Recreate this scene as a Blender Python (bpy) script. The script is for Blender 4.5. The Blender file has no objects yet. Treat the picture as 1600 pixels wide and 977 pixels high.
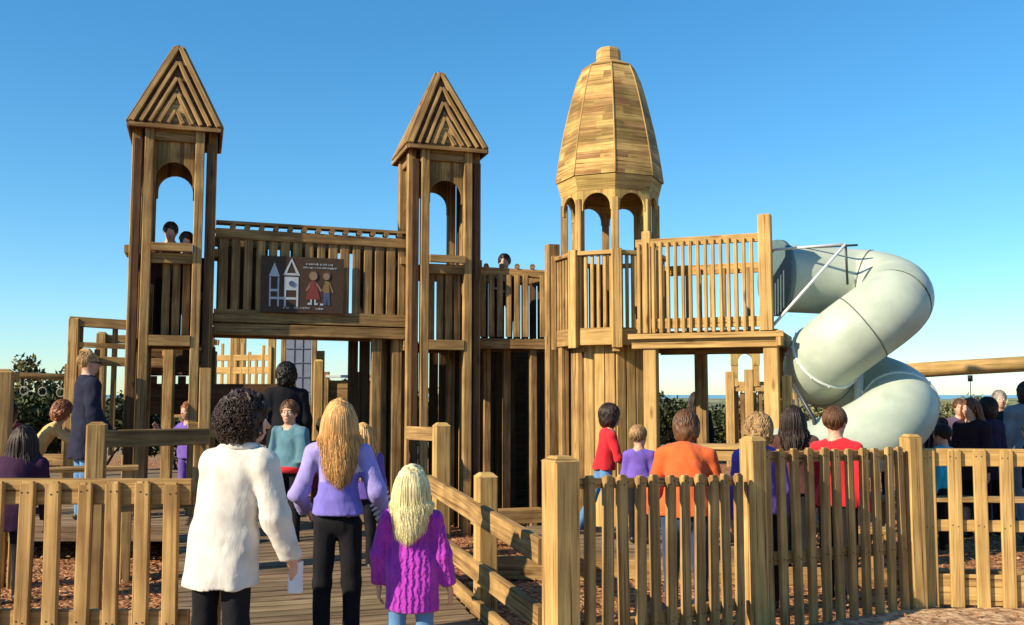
import bpy, math, random
import numpy as np
from mathutils import Vector, Matrix
R = math.radians
SC = bpy.context.scene
COL = SC.collection
random.seed(7)

# ------------------------------------------------------------------ camera, sky, sun, exposure
PITCH = math.atan(128.5/1500)
CAMZ = 1.7
cam_data = bpy.data.cameras.new('camera'); cam = bpy.data.objects.new('camera', cam_data); COL.objects.link(cam)
cam.location = (0, 0, CAMZ); cam.rotation_euler = (R(90)+PITCH, 0, 0)
cam_data.sensor_width = 36; cam_data.lens = 36*1500/1600; cam_data.clip_end = 30000; cam_data.clip_start = 0.1
SC.camera = cam
SUN_AZ = R(-121); SUN_EL = R(28)     # azimuth of the sun measured from +Y towards +X
world = bpy.data.worlds.new('World'); SC.world = world; world.use_nodes = True
wn = world.node_tree; bg = wn.nodes['Background']
sky = wn.nodes.new('ShaderNodeTexSky'); sky.sky_type = 'NISHITA'; sky.sun_disc = False
sky.sun_elevation = SUN_EL; sky.sun_rotation = SUN_AZ % (2*math.pi)
sky.altitude = 0; sky.air_density = 1.0; sky.dust_density = 0.0; sky.ozone_density = 2.2
hs = wn.nodes.new('ShaderNodeHueSaturation'); hs.inputs['Saturation'].default_value = 1.36; hs.inputs['Value'].default_value = 1.0
hs.inputs['Hue'].default_value = 0.487
gm = wn.nodes.new('ShaderNodeGamma'); gm.inputs[1].default_value = 0.86; wn.links.new(sky.outputs[0], gm.inputs[0]); wn.links.new(gm.outputs[0], hs.inputs['Color']); tn = wn.nodes.new('ShaderNodeMixRGB'); tn.blend_type = 'MULTIPLY'; tn.inputs[0].default_value = 1; tn.inputs[2].default_value = (0.80, 1.08, 1.30, 1)
wn.links.new(hs.outputs[0], tn.inputs[1]); wn.links.new(tn.outputs[0], bg.inputs[0])
bg.inputs[1].default_value = 0.108
sd = bpy.data.lights.new('sun', 'SUN'); sd.energy = 5.0; sd.angle = R(0.5); sd.color = (1.0, 0.85, 0.60)
so = bpy.data.objects.new('sun', sd); COL.objects.link(so)
sv = Vector((math.sin(SUN_AZ)*math.cos(SUN_EL), math.cos(SUN_AZ)*math.cos(SUN_EL), math.sin(SUN_EL)))
so.rotation_euler = sv.to_track_quat('Z', 'Y').to_euler(); so.location = sv*40
SC.view_settings.view_transform = 'Standard'; SC.view_settings.look = 'None'
SC.view_settings.exposure = 0.72; SC.view_settings.gamma = 1.0

def at(px, py, Y):
    """world point at depth Y seen at photo pixel (px, py): used to survey the place from the photo"""
    cx = (px-800)/1500; cy = (488.5-py)/1500
    dy = math.cos(PITCH) - math.sin(PITCH)*cy; dz = math.sin(PITCH) + math.cos(PITCH)*cy
    k = Y/dy
    return Vector((cx*k, Y, CAMZ + dz*k))

# ------------------------------------------------------------------ materials
def nt(name):
    m = bpy.data.materials.new(name); m.use_nodes = True
    t = m.node_tree; return m, t, t.nodes, t.links, t.nodes['Principled BSDF']

def wood(name, dark, light, bump=0.35, vary=0.5, weather=0.5):
    m, t, N, L, b = nt(name)
    uv = N.new('ShaderNodeUVMap'); geo = N.new('ShaderNodeNewGeometry')
    mp = N.new('ShaderNodeMapping'); mp.inputs['Scale'].default_value = (1.3, 26, 1)
    L.new(uv.outputs[0], mp.inputs[0])
    w = N.new('ShaderNodeMath'); w.operation = 'MULTIPLY'; w.inputs[1].default_value = 37
    L.new(geo.outputs['Random Per Island'], w.inputs[0])
    n1 = N.new('ShaderNodeTexNoise'); n1.noise_dimensions = '4D'; n1.inputs['Scale'].default_value = 1.0
    n1.inputs['Detail'].default_value = 4; n1.inputs['Roughness'].default_value = 0.65; n1.inputs['Distortion'].default_value = 0.6
    L.new(mp.outputs[0], n1.inputs['Vector']); L.new(w.outputs[0], n1.inputs['W'])
    cr = N.new('ShaderNodeValToRGB'); cr.color_ramp.elements[0].position = 0.3; cr.color_ramp.elements[1].position = 0.68
    cr.color_ramp.elements[0].color = (*dark, 1); cr.color_ramp.elements[1].color = (*light, 1)
    L.new(n1.outputs[0], cr.inputs[0])
    # knots
    mk = N.new('ShaderNodeMapping'); mk.inputs['Scale'].default_value = (2.6, 8, 1); L.new(uv.outputs[0], mk.inputs[0])
    vk = N.new('ShaderNodeTexVoronoi'); vk.voronoi_dimensions = '4D'; vk.inputs['Scale'].default_value = 1.0
    L.new(mk.outputs[0], vk.inputs['Vector']); L.new(w.outputs[0], vk.inputs['W'])
    kr = N.new('ShaderNodeValToRGB'); kr.color_ramp.elements[0].position = 0.10; kr.color_ramp.elements[1].position = 0.24
    kr.color_ramp.elements[0].color = (0.35, 0.25, 0.18, 1); kr.color_ramp.elements[1].color = (1, 1, 1, 1)
    L.new(vk.outputs['Distance'], kr.inputs[0])
    m1 = N.new('ShaderNodeMixRGB'); m1.blend_type = 'MULTIPLY'; m1.inputs[0].default_value = 0.75
    L.new(cr.outputs[0], m1.inputs[1]); L.new(kr.outputs[0], m1.inputs[2])
    mc = N.new('ShaderNodeMapping'); mc.inputs['Scale'].default_value = (1.1, 70, 1); L.new(uv.outputs[0], mc.inputs[0])
    nc = N.new('ShaderNodeTexNoise'); nc.noise_dimensions = '4D'; nc.inputs['Scale'].default_value = 1; nc.inputs['Detail'].default_value = 2; L.new(mc.outputs[0], nc.inputs['Vector']); L.new(w.outputs[0], nc.inputs['W'])
    cc = N.new('ShaderNodeValToRGB'); cc.color_ramp.elements[0].position = 0.30; cc.color_ramp.elements[1].position = 0.43
    cc.color_ramp.elements[0].color = (.30, .22, .16, 1); cc.color_ramp.elements[1].color = (1, 1, 1, 1); L.new(nc.outputs[0], cc.inputs[0])
    m0 = N.new('ShaderNodeMixRGB'); m0.blend_type = 'MULTIPLY'; m0.inputs[0].default_value = 1.0
    L.new(m1.outputs[0], m0.inputs[1]); L.new(cc.outputs[0], m0.inputs[2]); m1 = m0
    # blotchy weathering in object space
    tc = N.new('ShaderNodeTexCoord'); n2 = N.new('ShaderNodeTexNoise'); n2.inputs['Scale'].default_value = 3.1; n2.inputs['Detail'].default_value = 5
    L.new(tc.outputs['Object'], n2.inputs['Vector'])
    wr = N.new('ShaderNodeValToRGB'); wr.color_ramp.elements[0].position = 0.35; wr.color_ramp.elements[1].position = 0.65
    wr.color_ramp.elements[0].color = (0.55, 0.50, 0.46, 1); wr.color_ramp.elements[1].color = (1, 1, 1, 1)
    L.new(n2.outputs[0], wr.inputs[0])
    m2 = N.new('ShaderNodeMixRGB'); m2.blend_type = 'MULTIPLY'; m2.inputs[0].default_value = weather
    L.new(m1.outputs[0], m2.inputs[1]); L.new(wr.outputs[0], m2.inputs[2])
    # board to board value and hue
    mr = N.new('ShaderNodeMapRange'); mr.inputs[3].default_value = 1-vary*0.6; mr.inputs[4].default_value = 1+vary*0.4
    L.new(geo.outputs['Random Per Island'], mr.inputs[0])
    wn2 = N.new('ShaderNodeTexWhiteNoise'); wn2.noise_dimensions = '1D'; L.new(w.outputs[0], wn2.inputs['W'])
    mh = N.new('ShaderNodeMapRange'); mh.inputs[3].default_value = 0.488; mh.inputs[4].default_value = 0.508
    L.new(wn2.outputs['Value'], mh.inputs[0])
    hv = N.new('ShaderNodeHueSaturation'); L.new(mr.outputs[0], hv.inputs['Value']); L.new(m2.outputs[0], hv.inputs['Color']); L.new(mh.outputs[0], hv.inputs['Hue'])
    L.new(hv.outputs[0], b.inputs['Base Color'])
    b.inputs['Roughness'].default_value = 0.82; b.inputs['Specular IOR Level'].default_value = 0.25
    bp = N.new('ShaderNodeBump'); bp.inputs['Strength'].default_value = bump; bp.inputs['Distance'].default_value = 0.006
    L.new(n1.outputs[0], bp.inputs['Height']); L.new(bp.outputs[0], b.inputs['Normal'])
    return m

def noisy(name, c1, c2, scale=8, rough=0.85, bump=0.3, dist=0.01, detail=6, spec=0.3, pos=(0.35, 0.65), metal=0):
    m, t, N, L, b = nt(name)
    tc = N.new('ShaderNodeTexCoord'); n = N.new('ShaderNodeTexNoise'); n.inputs['Scale'].default_value = scale; n.inputs['Detail'].default_value = detail
    L.new(tc.outputs['Object'], n.inputs['Vector'])
    cr = N.new('ShaderNodeValToRGB'); cr.color_ramp.elements[0].position = pos[0]; cr.color_ramp.elements[1].position = pos[1]
    cr.color_ramp.elements[0].color = (*c1, 1); cr.color_ramp.elements[1].color = (*c2, 1)
    L.new(n.outputs[0], cr.inputs[0]); L.new(cr.outputs[0], b.inputs['Base Color'])
    b.inputs['Roughness'].default_value = rough; b.inputs['Specular IOR Level'].default_value = spec; b.inputs['Metallic'].default_value = metal
    bp = N.new('ShaderNodeBump'); bp.inputs['Strength'].default_value = bump; bp.inputs['Distance'].default_value = dist
    L.new(n.outputs[0], bp.inputs['Height']); L.new(bp.outputs[0], b.inputs['Normal'])
    return m

_cl = {}
def cloth(col, knit=0, rough=0.9):
    key = (tuple(col), knit)
    if key in _cl: return _cl[key]
    m, t, N, L, b = nt('cloth')
    tc = N.new('ShaderNodeTexCoord')
    n = N.new('ShaderNodeTexNoise'); n.inputs['Scale'].default_value = 9; n.inputs['Detail'].default_value = 5
    L.new(tc.outputs['Object'], n.inputs['Vector'])
    cr = N.new('ShaderNodeValToRGB'); cr.color_ramp.elements[0].position = 0.3; cr.color_ramp.elements[1].position = 0.7
    cr.color_ramp.elements[0].color = (*[c*0.78 for c in col], 1); cr.color_ramp.elements[1].color = (*[min(1, c*1.1) for c in col], 1)
    L.new(n.outputs[0], cr.inputs[0]); L.new(cr.outputs[0], b.inputs['Base Color'])
    b.inputs['Roughness'].default_value = rough; b.inputs['Specular IOR Level'].default_value = 0.15
    b.inputs['Sheen Weight'].default_value = 0.15 if sum(col) > 0.15 else 0.0
    n2 = N.new('ShaderNodeTexNoise'); n2.inputs['Scale'].default_value = 260; L.new(tc.outputs['Object'], n2.inputs['Vector'])
    bp = N.new('ShaderNodeBump'); bp.inputs['Strength'].default_value = 0.25; bp.inputs['Distance'].default_value = 0.002
    L.new(n2.outputs[0], bp.inputs['Height'])
    mpw = N.new('ShaderNodeMapping'); mpw.inputs['Scale'].default_value = (1, 1, .45); mpw.inputs['Rotation'].default_value = (.3, .5, 0); L.new(tc.outputs['Object'], mpw.inputs[0])
    nw = N.new('ShaderNodeTexNoise'); nw.inputs['Scale'].default_value = 13; nw.inputs['Detail'].default_value = 2.5; nw.inputs['Distortion'].default_value = .9; L.new(mpw.outputs[0], nw.inputs['Vector'])
    s1 = N.new('ShaderNodeMath'); s1.operation = 'SUBTRACT'; s1.inputs[1].default_value = .5; L.new(nw.outputs[0], s1.inputs[0])
    s2 = N.new('ShaderNodeMath'); s2.operation = 'ABSOLUTE'; L.new(s1.outputs[0], s2.inputs[0])
    bw = N.new('ShaderNodeBump'); bw.inputs['Strength'].default_value = .22; bw.inputs['Distance'].default_value = .03; L.new(s2.outputs[0], bw.inputs['Height'])
    L.new(bw.outputs[0], bp.inputs['Normal'])
    last = bp
    if knit:
        wv = N.new('ShaderNodeTexWave'); wv.wave_type = 'BANDS'; wv.bands_direction = 'X'; wv.inputs['Scale'].default_value = 9
        wv.inputs['Distortion'].default_value = 3.5; wv.inputs['Detail'].default_value = 2; wv.inputs['Detail Scale'].default_value = 3
        L.new(tc.outputs['Object'], wv.inputs['Vector'])
        vz = N.new('ShaderNodeTexVoronoi'); vz.inputs['Scale'].default_value = 60; L.new(tc.outputs['Object'], vz.inputs['Vector'])
        ad = N.new('ShaderNodeMath'); ad.operation = 'MULTIPLY_ADD'; ad.inputs[1].default_value = 0.5
        L.new(vz.outputs['Distance'], ad.inputs[0]); L.new(wv.outputs[0], ad.inputs[2])
        b2 = N.new('ShaderNodeBump'); b2.inputs['Strength'].default_value = 0.8; b2.inputs['Distance'].default_value = 0.012
        L.new(ad.outputs[0], b2.inputs['Height']); L.new(bp.outputs[0], b2.inputs['Normal']); last = b2
    L.new(last.outputs[0], b.inputs['Normal'])
    _cl[key] = m
    return m

_hc = {}
def hairmat(col):
    key = tuple(col)
    if key in _hc: return _hc[key]
    m, t, N, L, b = nt('hair')
    tc = N.new('ShaderNodeTexCoord'); geo = N.new('ShaderNodeNewGeometry')
    mp = N.new('ShaderNodeMapping'); mp.inputs['Scale'].default_value = (70, 70, 9); L.new(tc.outputs['Object'], mp.inputs[0])
    n = N.new('ShaderNodeTexNoise'); n.inputs['Scale'].default_value = 1; n.inputs['Detail'].default_value = 3; L.new(mp.outputs[0], n.inputs['Vector'])
    ad = N.new('ShaderNodeMath'); ad.operation = 'ADD'; L.new(n.outputs[0], ad.inputs[0])
    ml = N.new('ShaderNodeMath'); ml.operation = 'MULTIPLY_ADD'; ml.inputs[1].default_value = 0.5; ml.inputs[2].default_value = -0.25
    L.new(geo.outputs['Random Per Island'], ml.inputs[0]); L.new(ml.outputs[0], ad.inputs[1])
    cr = N.new('ShaderNodeValToRGB'); cr.color_ramp.elements[0].position = 0.2; cr.color_ramp.elements[1].position = 0.8
    cr.color_ramp.elements[0].color = (*[c*0.45 for c in col], 1); cr.color_ramp.elements[1].color = (*[min(1, c*1.4) for c in col], 1)
    L.new(ad.outputs[0], cr.inputs[0]); L.new(cr.outputs[0], b.inputs['Base Color'])
    b.inputs['Roughness'].default_value = 0.5; b.inputs['Specular IOR Level'].default_value = 0.35
    bp = N.new('ShaderNodeBump'); bp.inputs['Strength'].default_value = 0.6; bp.inputs['Distance'].default_value = 0.006
    L.new(n.outputs[0], bp.inputs['Height']); L.new(bp.outputs[0], b.inputs['Normal'])
    _hc[key] = m
    return m

def plain(name, col, rough=0.6, metal=0, spec=0.4):
    return noisy(name, tuple(c*0.88 for c in col), tuple(min(1, c*1.06) for c in col), 14, rough, 0.08, 0.003, 4, spec, (0.3, 0.7), metal)

W_OLD = wood('weathered_pine', (0.10, 0.056, 0.021), (0.50, 0.33, 0.125), 0.6, 0.8, 0.85)
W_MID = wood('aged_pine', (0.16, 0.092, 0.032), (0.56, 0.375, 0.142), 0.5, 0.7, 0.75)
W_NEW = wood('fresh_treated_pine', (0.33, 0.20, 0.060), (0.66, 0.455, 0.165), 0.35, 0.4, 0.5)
W_FEN = wood('fence_pine', (0.21, 0.122, 0.040), (0.56, 0.375, 0.140), 0.5, 0.7, 0.75)
W_DOME = wood('dome_shingle_wood', (0.20, 0.09, 0.026), (0.70, 0.47, 0.17), 0.3, 0.75, 0.7)
W_RAMP = wood('boardwalk_timber', (0.11, 0.072, 0.042), (0.34, 0.25, 0.15), 0.4, 0.4, 0.5)
W_DARK = wood('shade_dark_board', (0.045, 0.022, 0.010), (0.16, 0.09, 0.036), 0.4, 0.4, 0.6)  # near-black brown: paints interior and gap shade into the boards
NAIL = plain('rusty_nail', (.05, .03, .02), .6, .5)
SKIN = noisy('skin', (0.50, 0.27, 0.18), (0.60, 0.35, 0.25), 30, 0.55, 0.05, 0.001)
EYEW = plain('eye_white', (0.7, 0.7, 0.68), 0.2); EYED = plain('eye_iris', (0.03, 0.02, 0.015), 0.2)
LIP = plain('lip', (0.42, 0.14, 0.11), 0.5)
SHOE = plain('shoe_leather', (0.03, 0.025, 0.022), 0.5); SHOEW = plain('trainer_white', (0.6, 0.6, 0.58), 0.6)
METAL = plain('white_painted_steel', (0.68, 0.70, 0.70), 0.35, 0.0)
DKMETAL = plain('dark_steel', (0.05, 0.055, 0.06), 0.45, 0.4)

# ------------------------------------------------------------------ object helpers
WM = {}
def tag(o, label=None, cat=None, group=None, kind=None):
    if label: o['label'] = label
    if cat: o['category'] = cat
    if group: o['group'] = group
    if kind: o['kind'] = kind
    return o
def root(name, label, cat, loc=(0, 0, 0), rz=0.0, group=None):
    o = bpy.data.objects.new(name, None); COL.objects.link(o); o.empty_display_size = 0.2
    o.location = loc; o.rotation_euler = (0, 0, rz)
    WM[o.name] = Matrix.Translation(Vector(loc)) @ Matrix.Rotation(rz, 4, 'Z')
    return tag(o, label, cat, group)
def link_mesh(name, me, parent=None):
    o = bpy.data.objects.new(name, me); COL.objects.link(o)
    if parent is not None: o.parent = parent; WM[o.name] = WM[parent.name]
    else: WM[o.name] = Matrix.Identity(4)
    return o

class MB:
    def __init__(s): s.v = []; s.f = []; s.uv = []; s.mi = []; s.cur = 0; s.sm = []
    def face(s, idx, uvs=None, smooth=False):
        s.f.append(tuple(idx)); s.uv.append(uvs or [(s.v[i][0]+s.v[i][1], s.v[i][2]) for i in idx]); s.mi.append(s.cur); s.sm.append(smooth)
    def bar(s, a, b, w, t, side=(0, 0, 1), ch=0.005):
        """rectangular board from a to b: w wide along `side`, t thick across it, chamfered edges; u runs along the grain"""
        a = Vector(a); b = Vector(b); ax = (b-a); L = ax.length; ax.normalize()
        sd = Vector(side); sd = sd - ax*sd.dot(ax)
        if sd.length < 1e-5: sd = ax.orthogonal()
        sd.normalize(); nn = ax.cross(sd)
        ch = min(ch, w*0.3, t*0.3); W2 = w/2; T2 = t/2
        pr = [(W2-ch, T2), (W2, T2-ch), (W2, -T2+ch), (W2-ch, -T2), (-W2+ch, -T2), (-W2, -T2+ch), (-W2, T2-ch), (-W2+ch, T2)]
        i0 = len(s.v); u0 = random.uniform(0, 9)
        for q in (a, b):
            for x, y in pr: s.v.append(q + sd*x + nn*y)
        per = [0]
        for k in range(8): per.append(per[-1] + math.hypot(pr[(k+1) % 8][0]-pr[k][0], pr[(k+1) % 8][1]-pr[k][1]))
        for k in range(8):
            k2 = (k+1) % 8
            s.face((i0+k, i0+8+k, i0+8+k2, i0+k2), [(u0, per[k]), (u0+L, per[k]), (u0+L, per[k+1]), (u0, per[k+1])])
        s.face([i0+k for k in range(8)], [(u0+x*.3, y+5) for x, y in pr])
        s.face([i0+15-k for k in range(8)], [(u0+pr[7-k][0]*.3, pr[7-k][1]+5) for k in range(8)])
        return s
    def post(s, x, y, z0, z1, w, d, rz=0.0, cap=0.0, ch=0.008):
        sd = (math.cos(rz), math.sin(rz), 0)
        s.bar((x, y, z0), (x, y, z1-cap), w, d, sd, ch)
        if cap:
            i0 = len(s.v); c, n = math.cos(rz), math.sin(rz)
            for k, zz in ((1, z1-cap), (0.55, z1)):
                for p, q in ((-1, -1), (1, -1), (1, 1), (-1, 1)):
                    X = p*w/2*k; Y = q*d/2*k
                    s.v.append(Vector((x+X*c-Y*n, y+X*n+Y*c, zz)))
            for k in range(4): s.face((i0+k, i0+(k+1) % 4, i0+4+(k+1) % 4, i0+4+k))
            s.face((i0+4, i0+5, i0+6, i0+7)); s.face((i0+3, i0+2, i0+1, i0))
        return s
    def box(s, c, sx, sy, sz, rz=0.0, ch=0.005):
        c = Vector(c); d = Vector((math.cos(rz), math.sin(rz), 0)); e = Vector((-math.sin(rz), math.cos(rz), 0))
        if sx >= sy and sx >= sz: s.bar(c-d*sx/2, c+d*sx/2, sz, sy, (0, 0, 1), ch)
        elif sy >= sz: s.bar(c-e*sy/2, c+e*sy/2, sz, sx, (0, 0, 1), ch)
        else: s.bar(c-Vector((0, 0, sz/2)), c+Vector((0, 0, sz/2)), sx, sy, d, ch)
        return s
    def tube(s, pts, r, n=10, cap=True, smooth=True):
        pts = [Vector(p) for p in pts]; m = len(pts)
        rs = r if isinstance(r, (list, tuple)) else [r]*m
        i0 = len(s.v); nrm = None; ulen = 0
        for i in range(m):
            tg = (pts[min(i+1, m-1)] - pts[max(i-1, 0)])
            if tg.length < 1e-9: tg = Vector((0, 0, 1))
            tg.normalize()
            if nrm is None: nrm = tg.orthogonal().normalized()
            nrm = nrm - tg*nrm.dot(tg)
            if nrm.length < 1e-6: nrm = tg.orthogonal()
            nrm.normalize(); bn = tg.cross(nrm)
            for k in range(n):
                a = 2*math.pi*k/n
                s.v.append(pts[i] + (nrm*math.cos(a) + bn*math.sin(a))*rs[i])
        for i in range(m-1):
            l = (pts[i+1]-pts[i]).length
            for k in range(n):
                k2 = (k+1) % n
                s.face((i0+i*n+k, i0+i*n+k2, i0+(i+1)*n+k2, i0+(i+1)*n+k), [(ulen, k*.03), (ulen, k*.03+.03), (ulen+l, k*.03+.03), (ulen+l, k*.03)], smooth)
            ulen += l
        if cap:
            s.face([i0+n-1-k for k in range(n)]); s.face([i0+(m-1)*n+k for k in range(n)])
        return s
    def prism(s, poly, n, t):
        """closed planar polygon (3-D points, ccw seen from tip of n) extruded by t against n"""
        n = Vector(n).normalized(); i0 = len(s.v); m = len(poly)
        for p in poly: s.v.append(Vector(p))
        for p in poly: s.v.append(Vector(p) - n*t)
        P = [Vector(p) for p in poly]; ex = (P[1]-P[0]).normalized(); ey = n.cross(ex)
        uv = [((p-P[0]).dot(ex), (p-P[0]).dot(ey)) for p in P]
        s.face(range(i0, i0+m), uv); s.face(range(i0+2*m-1, i0+m-1, -1), uv[::-1])
        for k in range(m):
            k2 = (k+1) % m; l = (P[k2]-P[k]).length
            s.face((i0+k, i0+m+k, i0+m+k2, i0+k2), [(0, 0), (0, t), (l, t), (l, 0)])
        return s
    def build(s, name, mats, parent=None, world=False):
        me = bpy.data.meshes.new(name)
        vs = s.v
        if world and parent is not None:
            inv = WM[parent.name].inverted(); vs = [inv @ Vector(p) for p in vs]
        me.from_pydata([tuple(p) for p in vs], [], s.f)
        uvl = me.uv_layers.new(name='UVMap')
        flat = [c for fu in s.uv for uvc in fu for c in uvc]
        uvl.data.foreach_set('uv', flat)
        if not isinstance(mats, (list, tuple)): mats = [mats]
        for m in mats: me.materials.append(m)
        me.polygons.foreach_set('material_index', s.mi); me.polygons.foreach_set('use_smooth', s.sm)
        me.update()
        return link_mesh(name, me, parent)
def one(name, mat, parent, fn, *a, world=False, **k):
    m = MB(); getattr(m, fn)(*a, **k); return m.build(name, mat, parent, world)

# ------------------------------------------------------------------ setting: ground, hills, water, boardwalk
def ground():
    m, t, N, L, b = nt('bark_chip_ground')
    tc = N.new('ShaderNodeTexCoord')
    v = N.new('ShaderNodeTexVoronoi'); v.inputs['Scale'].default_value = 24; v.inputs['Randomness'].default_value = 1
    wp = N.new('ShaderNodeTexNoise'); wp.inputs['Scale'].default_value = 12; wp.inputs['Detail'].default_value = 3
    mx = N.new('ShaderNodeMixRGB'); mx.blend_type = 'ADD'; mx.inputs[0].default_value = 0.06
    L.new(tc.outputs['Object'], wp.inputs['Vector']); L.new(tc.outputs['Object'], mx.inputs[1]); L.new(wp.outputs['Color'], mx.inputs[2]); L.new(mx.outputs[0], v.inputs['Vector'])
    cr = N.new('ShaderNodeValToRGB'); e = cr.color_ramp.elements
    e[0].color = (0.15, 0.055, 0.024, 1); e[1].color = (0.54, 0.27, 0.13, 1); e[0].position = 0.1; e[1].position = 0.9
    sp = N.new('ShaderNodeSeparateColor'); L.new(v.outputs['Color'], sp.inputs[0]); L.new(sp.outputs[0], cr.inputs[0])
    # far ground: pale green scrub and sand
    n2 = N.new('ShaderNodeTexNoise'); n2.inputs['Scale'].default_value = 0.12; n2.inputs['Detail'].default_value = 9; n2.inputs['Roughness'].default_value = 0.7
    L.new(tc.outputs['Object'], n2.inputs['Vector'])
    c2 = N.new('ShaderNodeValToRGB'); e = c2.color_ramp.elements
    e[0].color = (0.07, 0.10, 0.05, 1); e[1].color = (0.34, 0.33, 0.19, 1); e[0].position = 0.35; e[1].position = 0.62
    L.new(n2.outputs[0], c2.inputs[0])
    sx = N.new('ShaderNodeSeparateXYZ'); L.new(tc.outputs['Object'], sx.inputs[0])
    mr = N.new('ShaderNodeMapRange'); mr.inputs[1].default_value = 24; mr.inputs[2].default_value = 34; L.new(sx.outputs[1], mr.inputs[0])
    mm = N.new('ShaderNodeMixRGB'); L.new(mr.outputs[0], mm.inputs[0]); L.new(cr.outputs[0], mm.inputs[1]); L.new(c2.outputs[0], mm.inputs[2])
    L.new(mm.outputs[0], b.inputs['Base Color']); b.inputs['Roughness'].default_value = 0.95; b.inputs['Specular IOR Level'].default_value = 0.1
    bp = N.new('ShaderNodeBump'); bp.inputs['Strength'].default_value = 0.9; bp.inputs['Distance'].default_value = 0.03
    L.new(v.outputs['Distance'], bp.inputs['Height']); L.new(bp.outputs[0], b.inputs['Normal'])
    rng = np.random.RandomState(3)
    xs = np.concatenate([np.linspace(-600, -40, 40), np.linspace(-36, 36, 90), np.linspace(40, 600, 40)])
    ys = np.concatenate([np.linspace(-60, -2, 14), np.linspace(0, 34, 80), np.linspace(36, 340, 110)])
    X, Y = np.meshgrid(xs, ys)
    Z = 0.012*np.sin(X*2.1+Y*1.3)+0.012*np.sin(X*1.1-Y*2.9)
    far = np.clip((Y-26)/60, 0, 1)
    for k in range(26):
        a = rng.rand()*6.3; f = 0.03*1.17**k
        Z += far*0.34/(1+0.28*k)*np.sin((X*math.cos(a)+Y*math.sin(a))*f+rng.rand()*6.3)
    Z = np.where(far > 0, np.clip(Z + far*0.15, -0.8, 0.95), Z)
    me = bpy.data.meshes.new('ground'); nx = len(xs); ny = len(ys)
    idx = np.arange(nx*ny).reshape(ny, nx)
    f = np.stack([idx[:-1, :-1], idx[:-1, 1:], idx[1:, 1:], idx[1:, :-1]], -1).reshape(-1, 4)
    me.from_pydata(np.stack([X, Y, Z], -1).reshape(-1, 3).tolist(), [], f.tolist()); me.materials.append(m)
    me.polygons.foreach_set('use_smooth', [True]*len(f))
    tag(link_mesh('ground', me), kind='structure')
    # sea beyond the shore
    wm = noisy('sea_water', (0.05, 0.15, 0.20), (0.10, 0.24, 0.28), 0.02, 0.25, 0.3, 0.4)
    s = MB(); s.v = [Vector(p) for p in ((-14000, 300, -0.9), (14000, 300, -0.9), (14000, 20000, -0.9), (-14000, 20000, -0.9))]; s.face((0, 1, 2, 3))
    tag(s.build('water', wm), kind='structure')
    # sandy strip outside the fence
    sm = noisy('sandy_path', (0.26, 0.15, 0.085), (0.60, 0.42, 0.26), 16, 0.95, 0.9, 0.03, 14, .1, (.38, .6))
    s = MB(); n = 44
    for i in range(n+1):
        x = -1.2 + i*0.25
        yb = 7.70+0.03*math.sin(x*7) if x > 3.2 else 6.95 + (x-1.75)*0.53
        s.v += [Vector((x, -6, 0.03)), Vector((x, max(yb, 4.9), 0.034))]
    for i in range(n): s.face((2*i, 2*i+2, 2*i+3, 2*i+1))
    tag(s.build('path', sm), kind='structure')
ground()

TH = R(18); U = Vector((math.cos(TH), math.sin(TH), 0)); V = Vector((-math.sin(TH), math.cos(TH), 0))
def ramp_z(d): return 0.06 + 0.05*max(0, min(1, d/0.3))+max(0, min(d-0.3, 4.9))*0.052
# boardwalk: right edge starts at the gate post and climbs to the castle
RR = Vector((0.16, 5.45, 0))
m = MB(); d = 0
while d < 8.6:
    w = 0.138; z = ramp_z(d)-0.02; j = random.uniform(-.012, .012)
    a = RR + V*(d+w/2) + U*(0.02+j); b = RR + V*(d+w/2) - U*(2.05+j)
    a.z = z; b.z = z + random.uniform(-.002, .002)
    m.bar(a, b, w-0.012, 0.038, V, 0.004); d += w
for off in (0.03, 1.0, 1.95):
    for d0 in (0, 2.6, 5.2): 
        a = RR+V*d0-U*off; b = RR+V*(d0+2.6)-U*off; a.z = ramp_z(d0)-.10; b.z = ramp_z(d0+2.6)-.10
        m.bar(a, b, 0.11, 0.045, (0, 0, 1))
tag(m.build('boardwalk', W_RAMP), kind='structure')
# raised timber deck under and left of the castle
m = MB()
for i in range(50):
    a = Vector((-8.5, 10.05+i*0.142, 0.36)); b = Vector((-2.95, 10.05+i*0.142, 0.36))
    if a.y < 11.6: b.x = -3.35 + (a.y-10.05)*-0.3
    m.bar(a, b, 0.13, 0.038, (0, 1, 0))
m.bar((-8.5, 9.96, 0.29), (-3.3, 9.96, 0.29), 0.16, 0.045, (0, 0, 1))
tag(m.build('timber_deck', W_RAMP), kind='structure')
# ------------------------------------------------------------------ the castle
TZ = dict(sill=2.24, rail=3.30, head=4.57, eave=4.72, apex=5.85)
def arch_board(mb, c, ux, z0, z1, width, r, spring, t, n, inset=0.0):
    """board with a round-headed opening; c = centre at z 0 on the outer face, ux = along the board, n = outward normal"""
    c = Vector(c); ux = Vector(ux); Zv = Vector((0, 0, 1)); K = 12
    h = width/2
    arc = [(math.cos(a)*r, spring+math.sin(a)*r) for a in [math.pi*k/K for k in range(K+1)]]   # from +r to -r
    def P(x, z): return c + ux*x + Zv*z
    for k in range(K):
        (x0, a0), (x1, a1) = arc[k], arc[k+1]
        mb.prism([P(x0, a0), P(x0, z1), P(x1, z1), P(x1, a1)], n, t)
    if h > r+1e-4:
        mb.prism([P(h, z0), P(h, z1), P(r, z1), P(r, z0)], n, t); mb.prism([P(-r, z0), P(-r, z1), P(-h, z1), P(-h, z0)], n, t)

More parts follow.
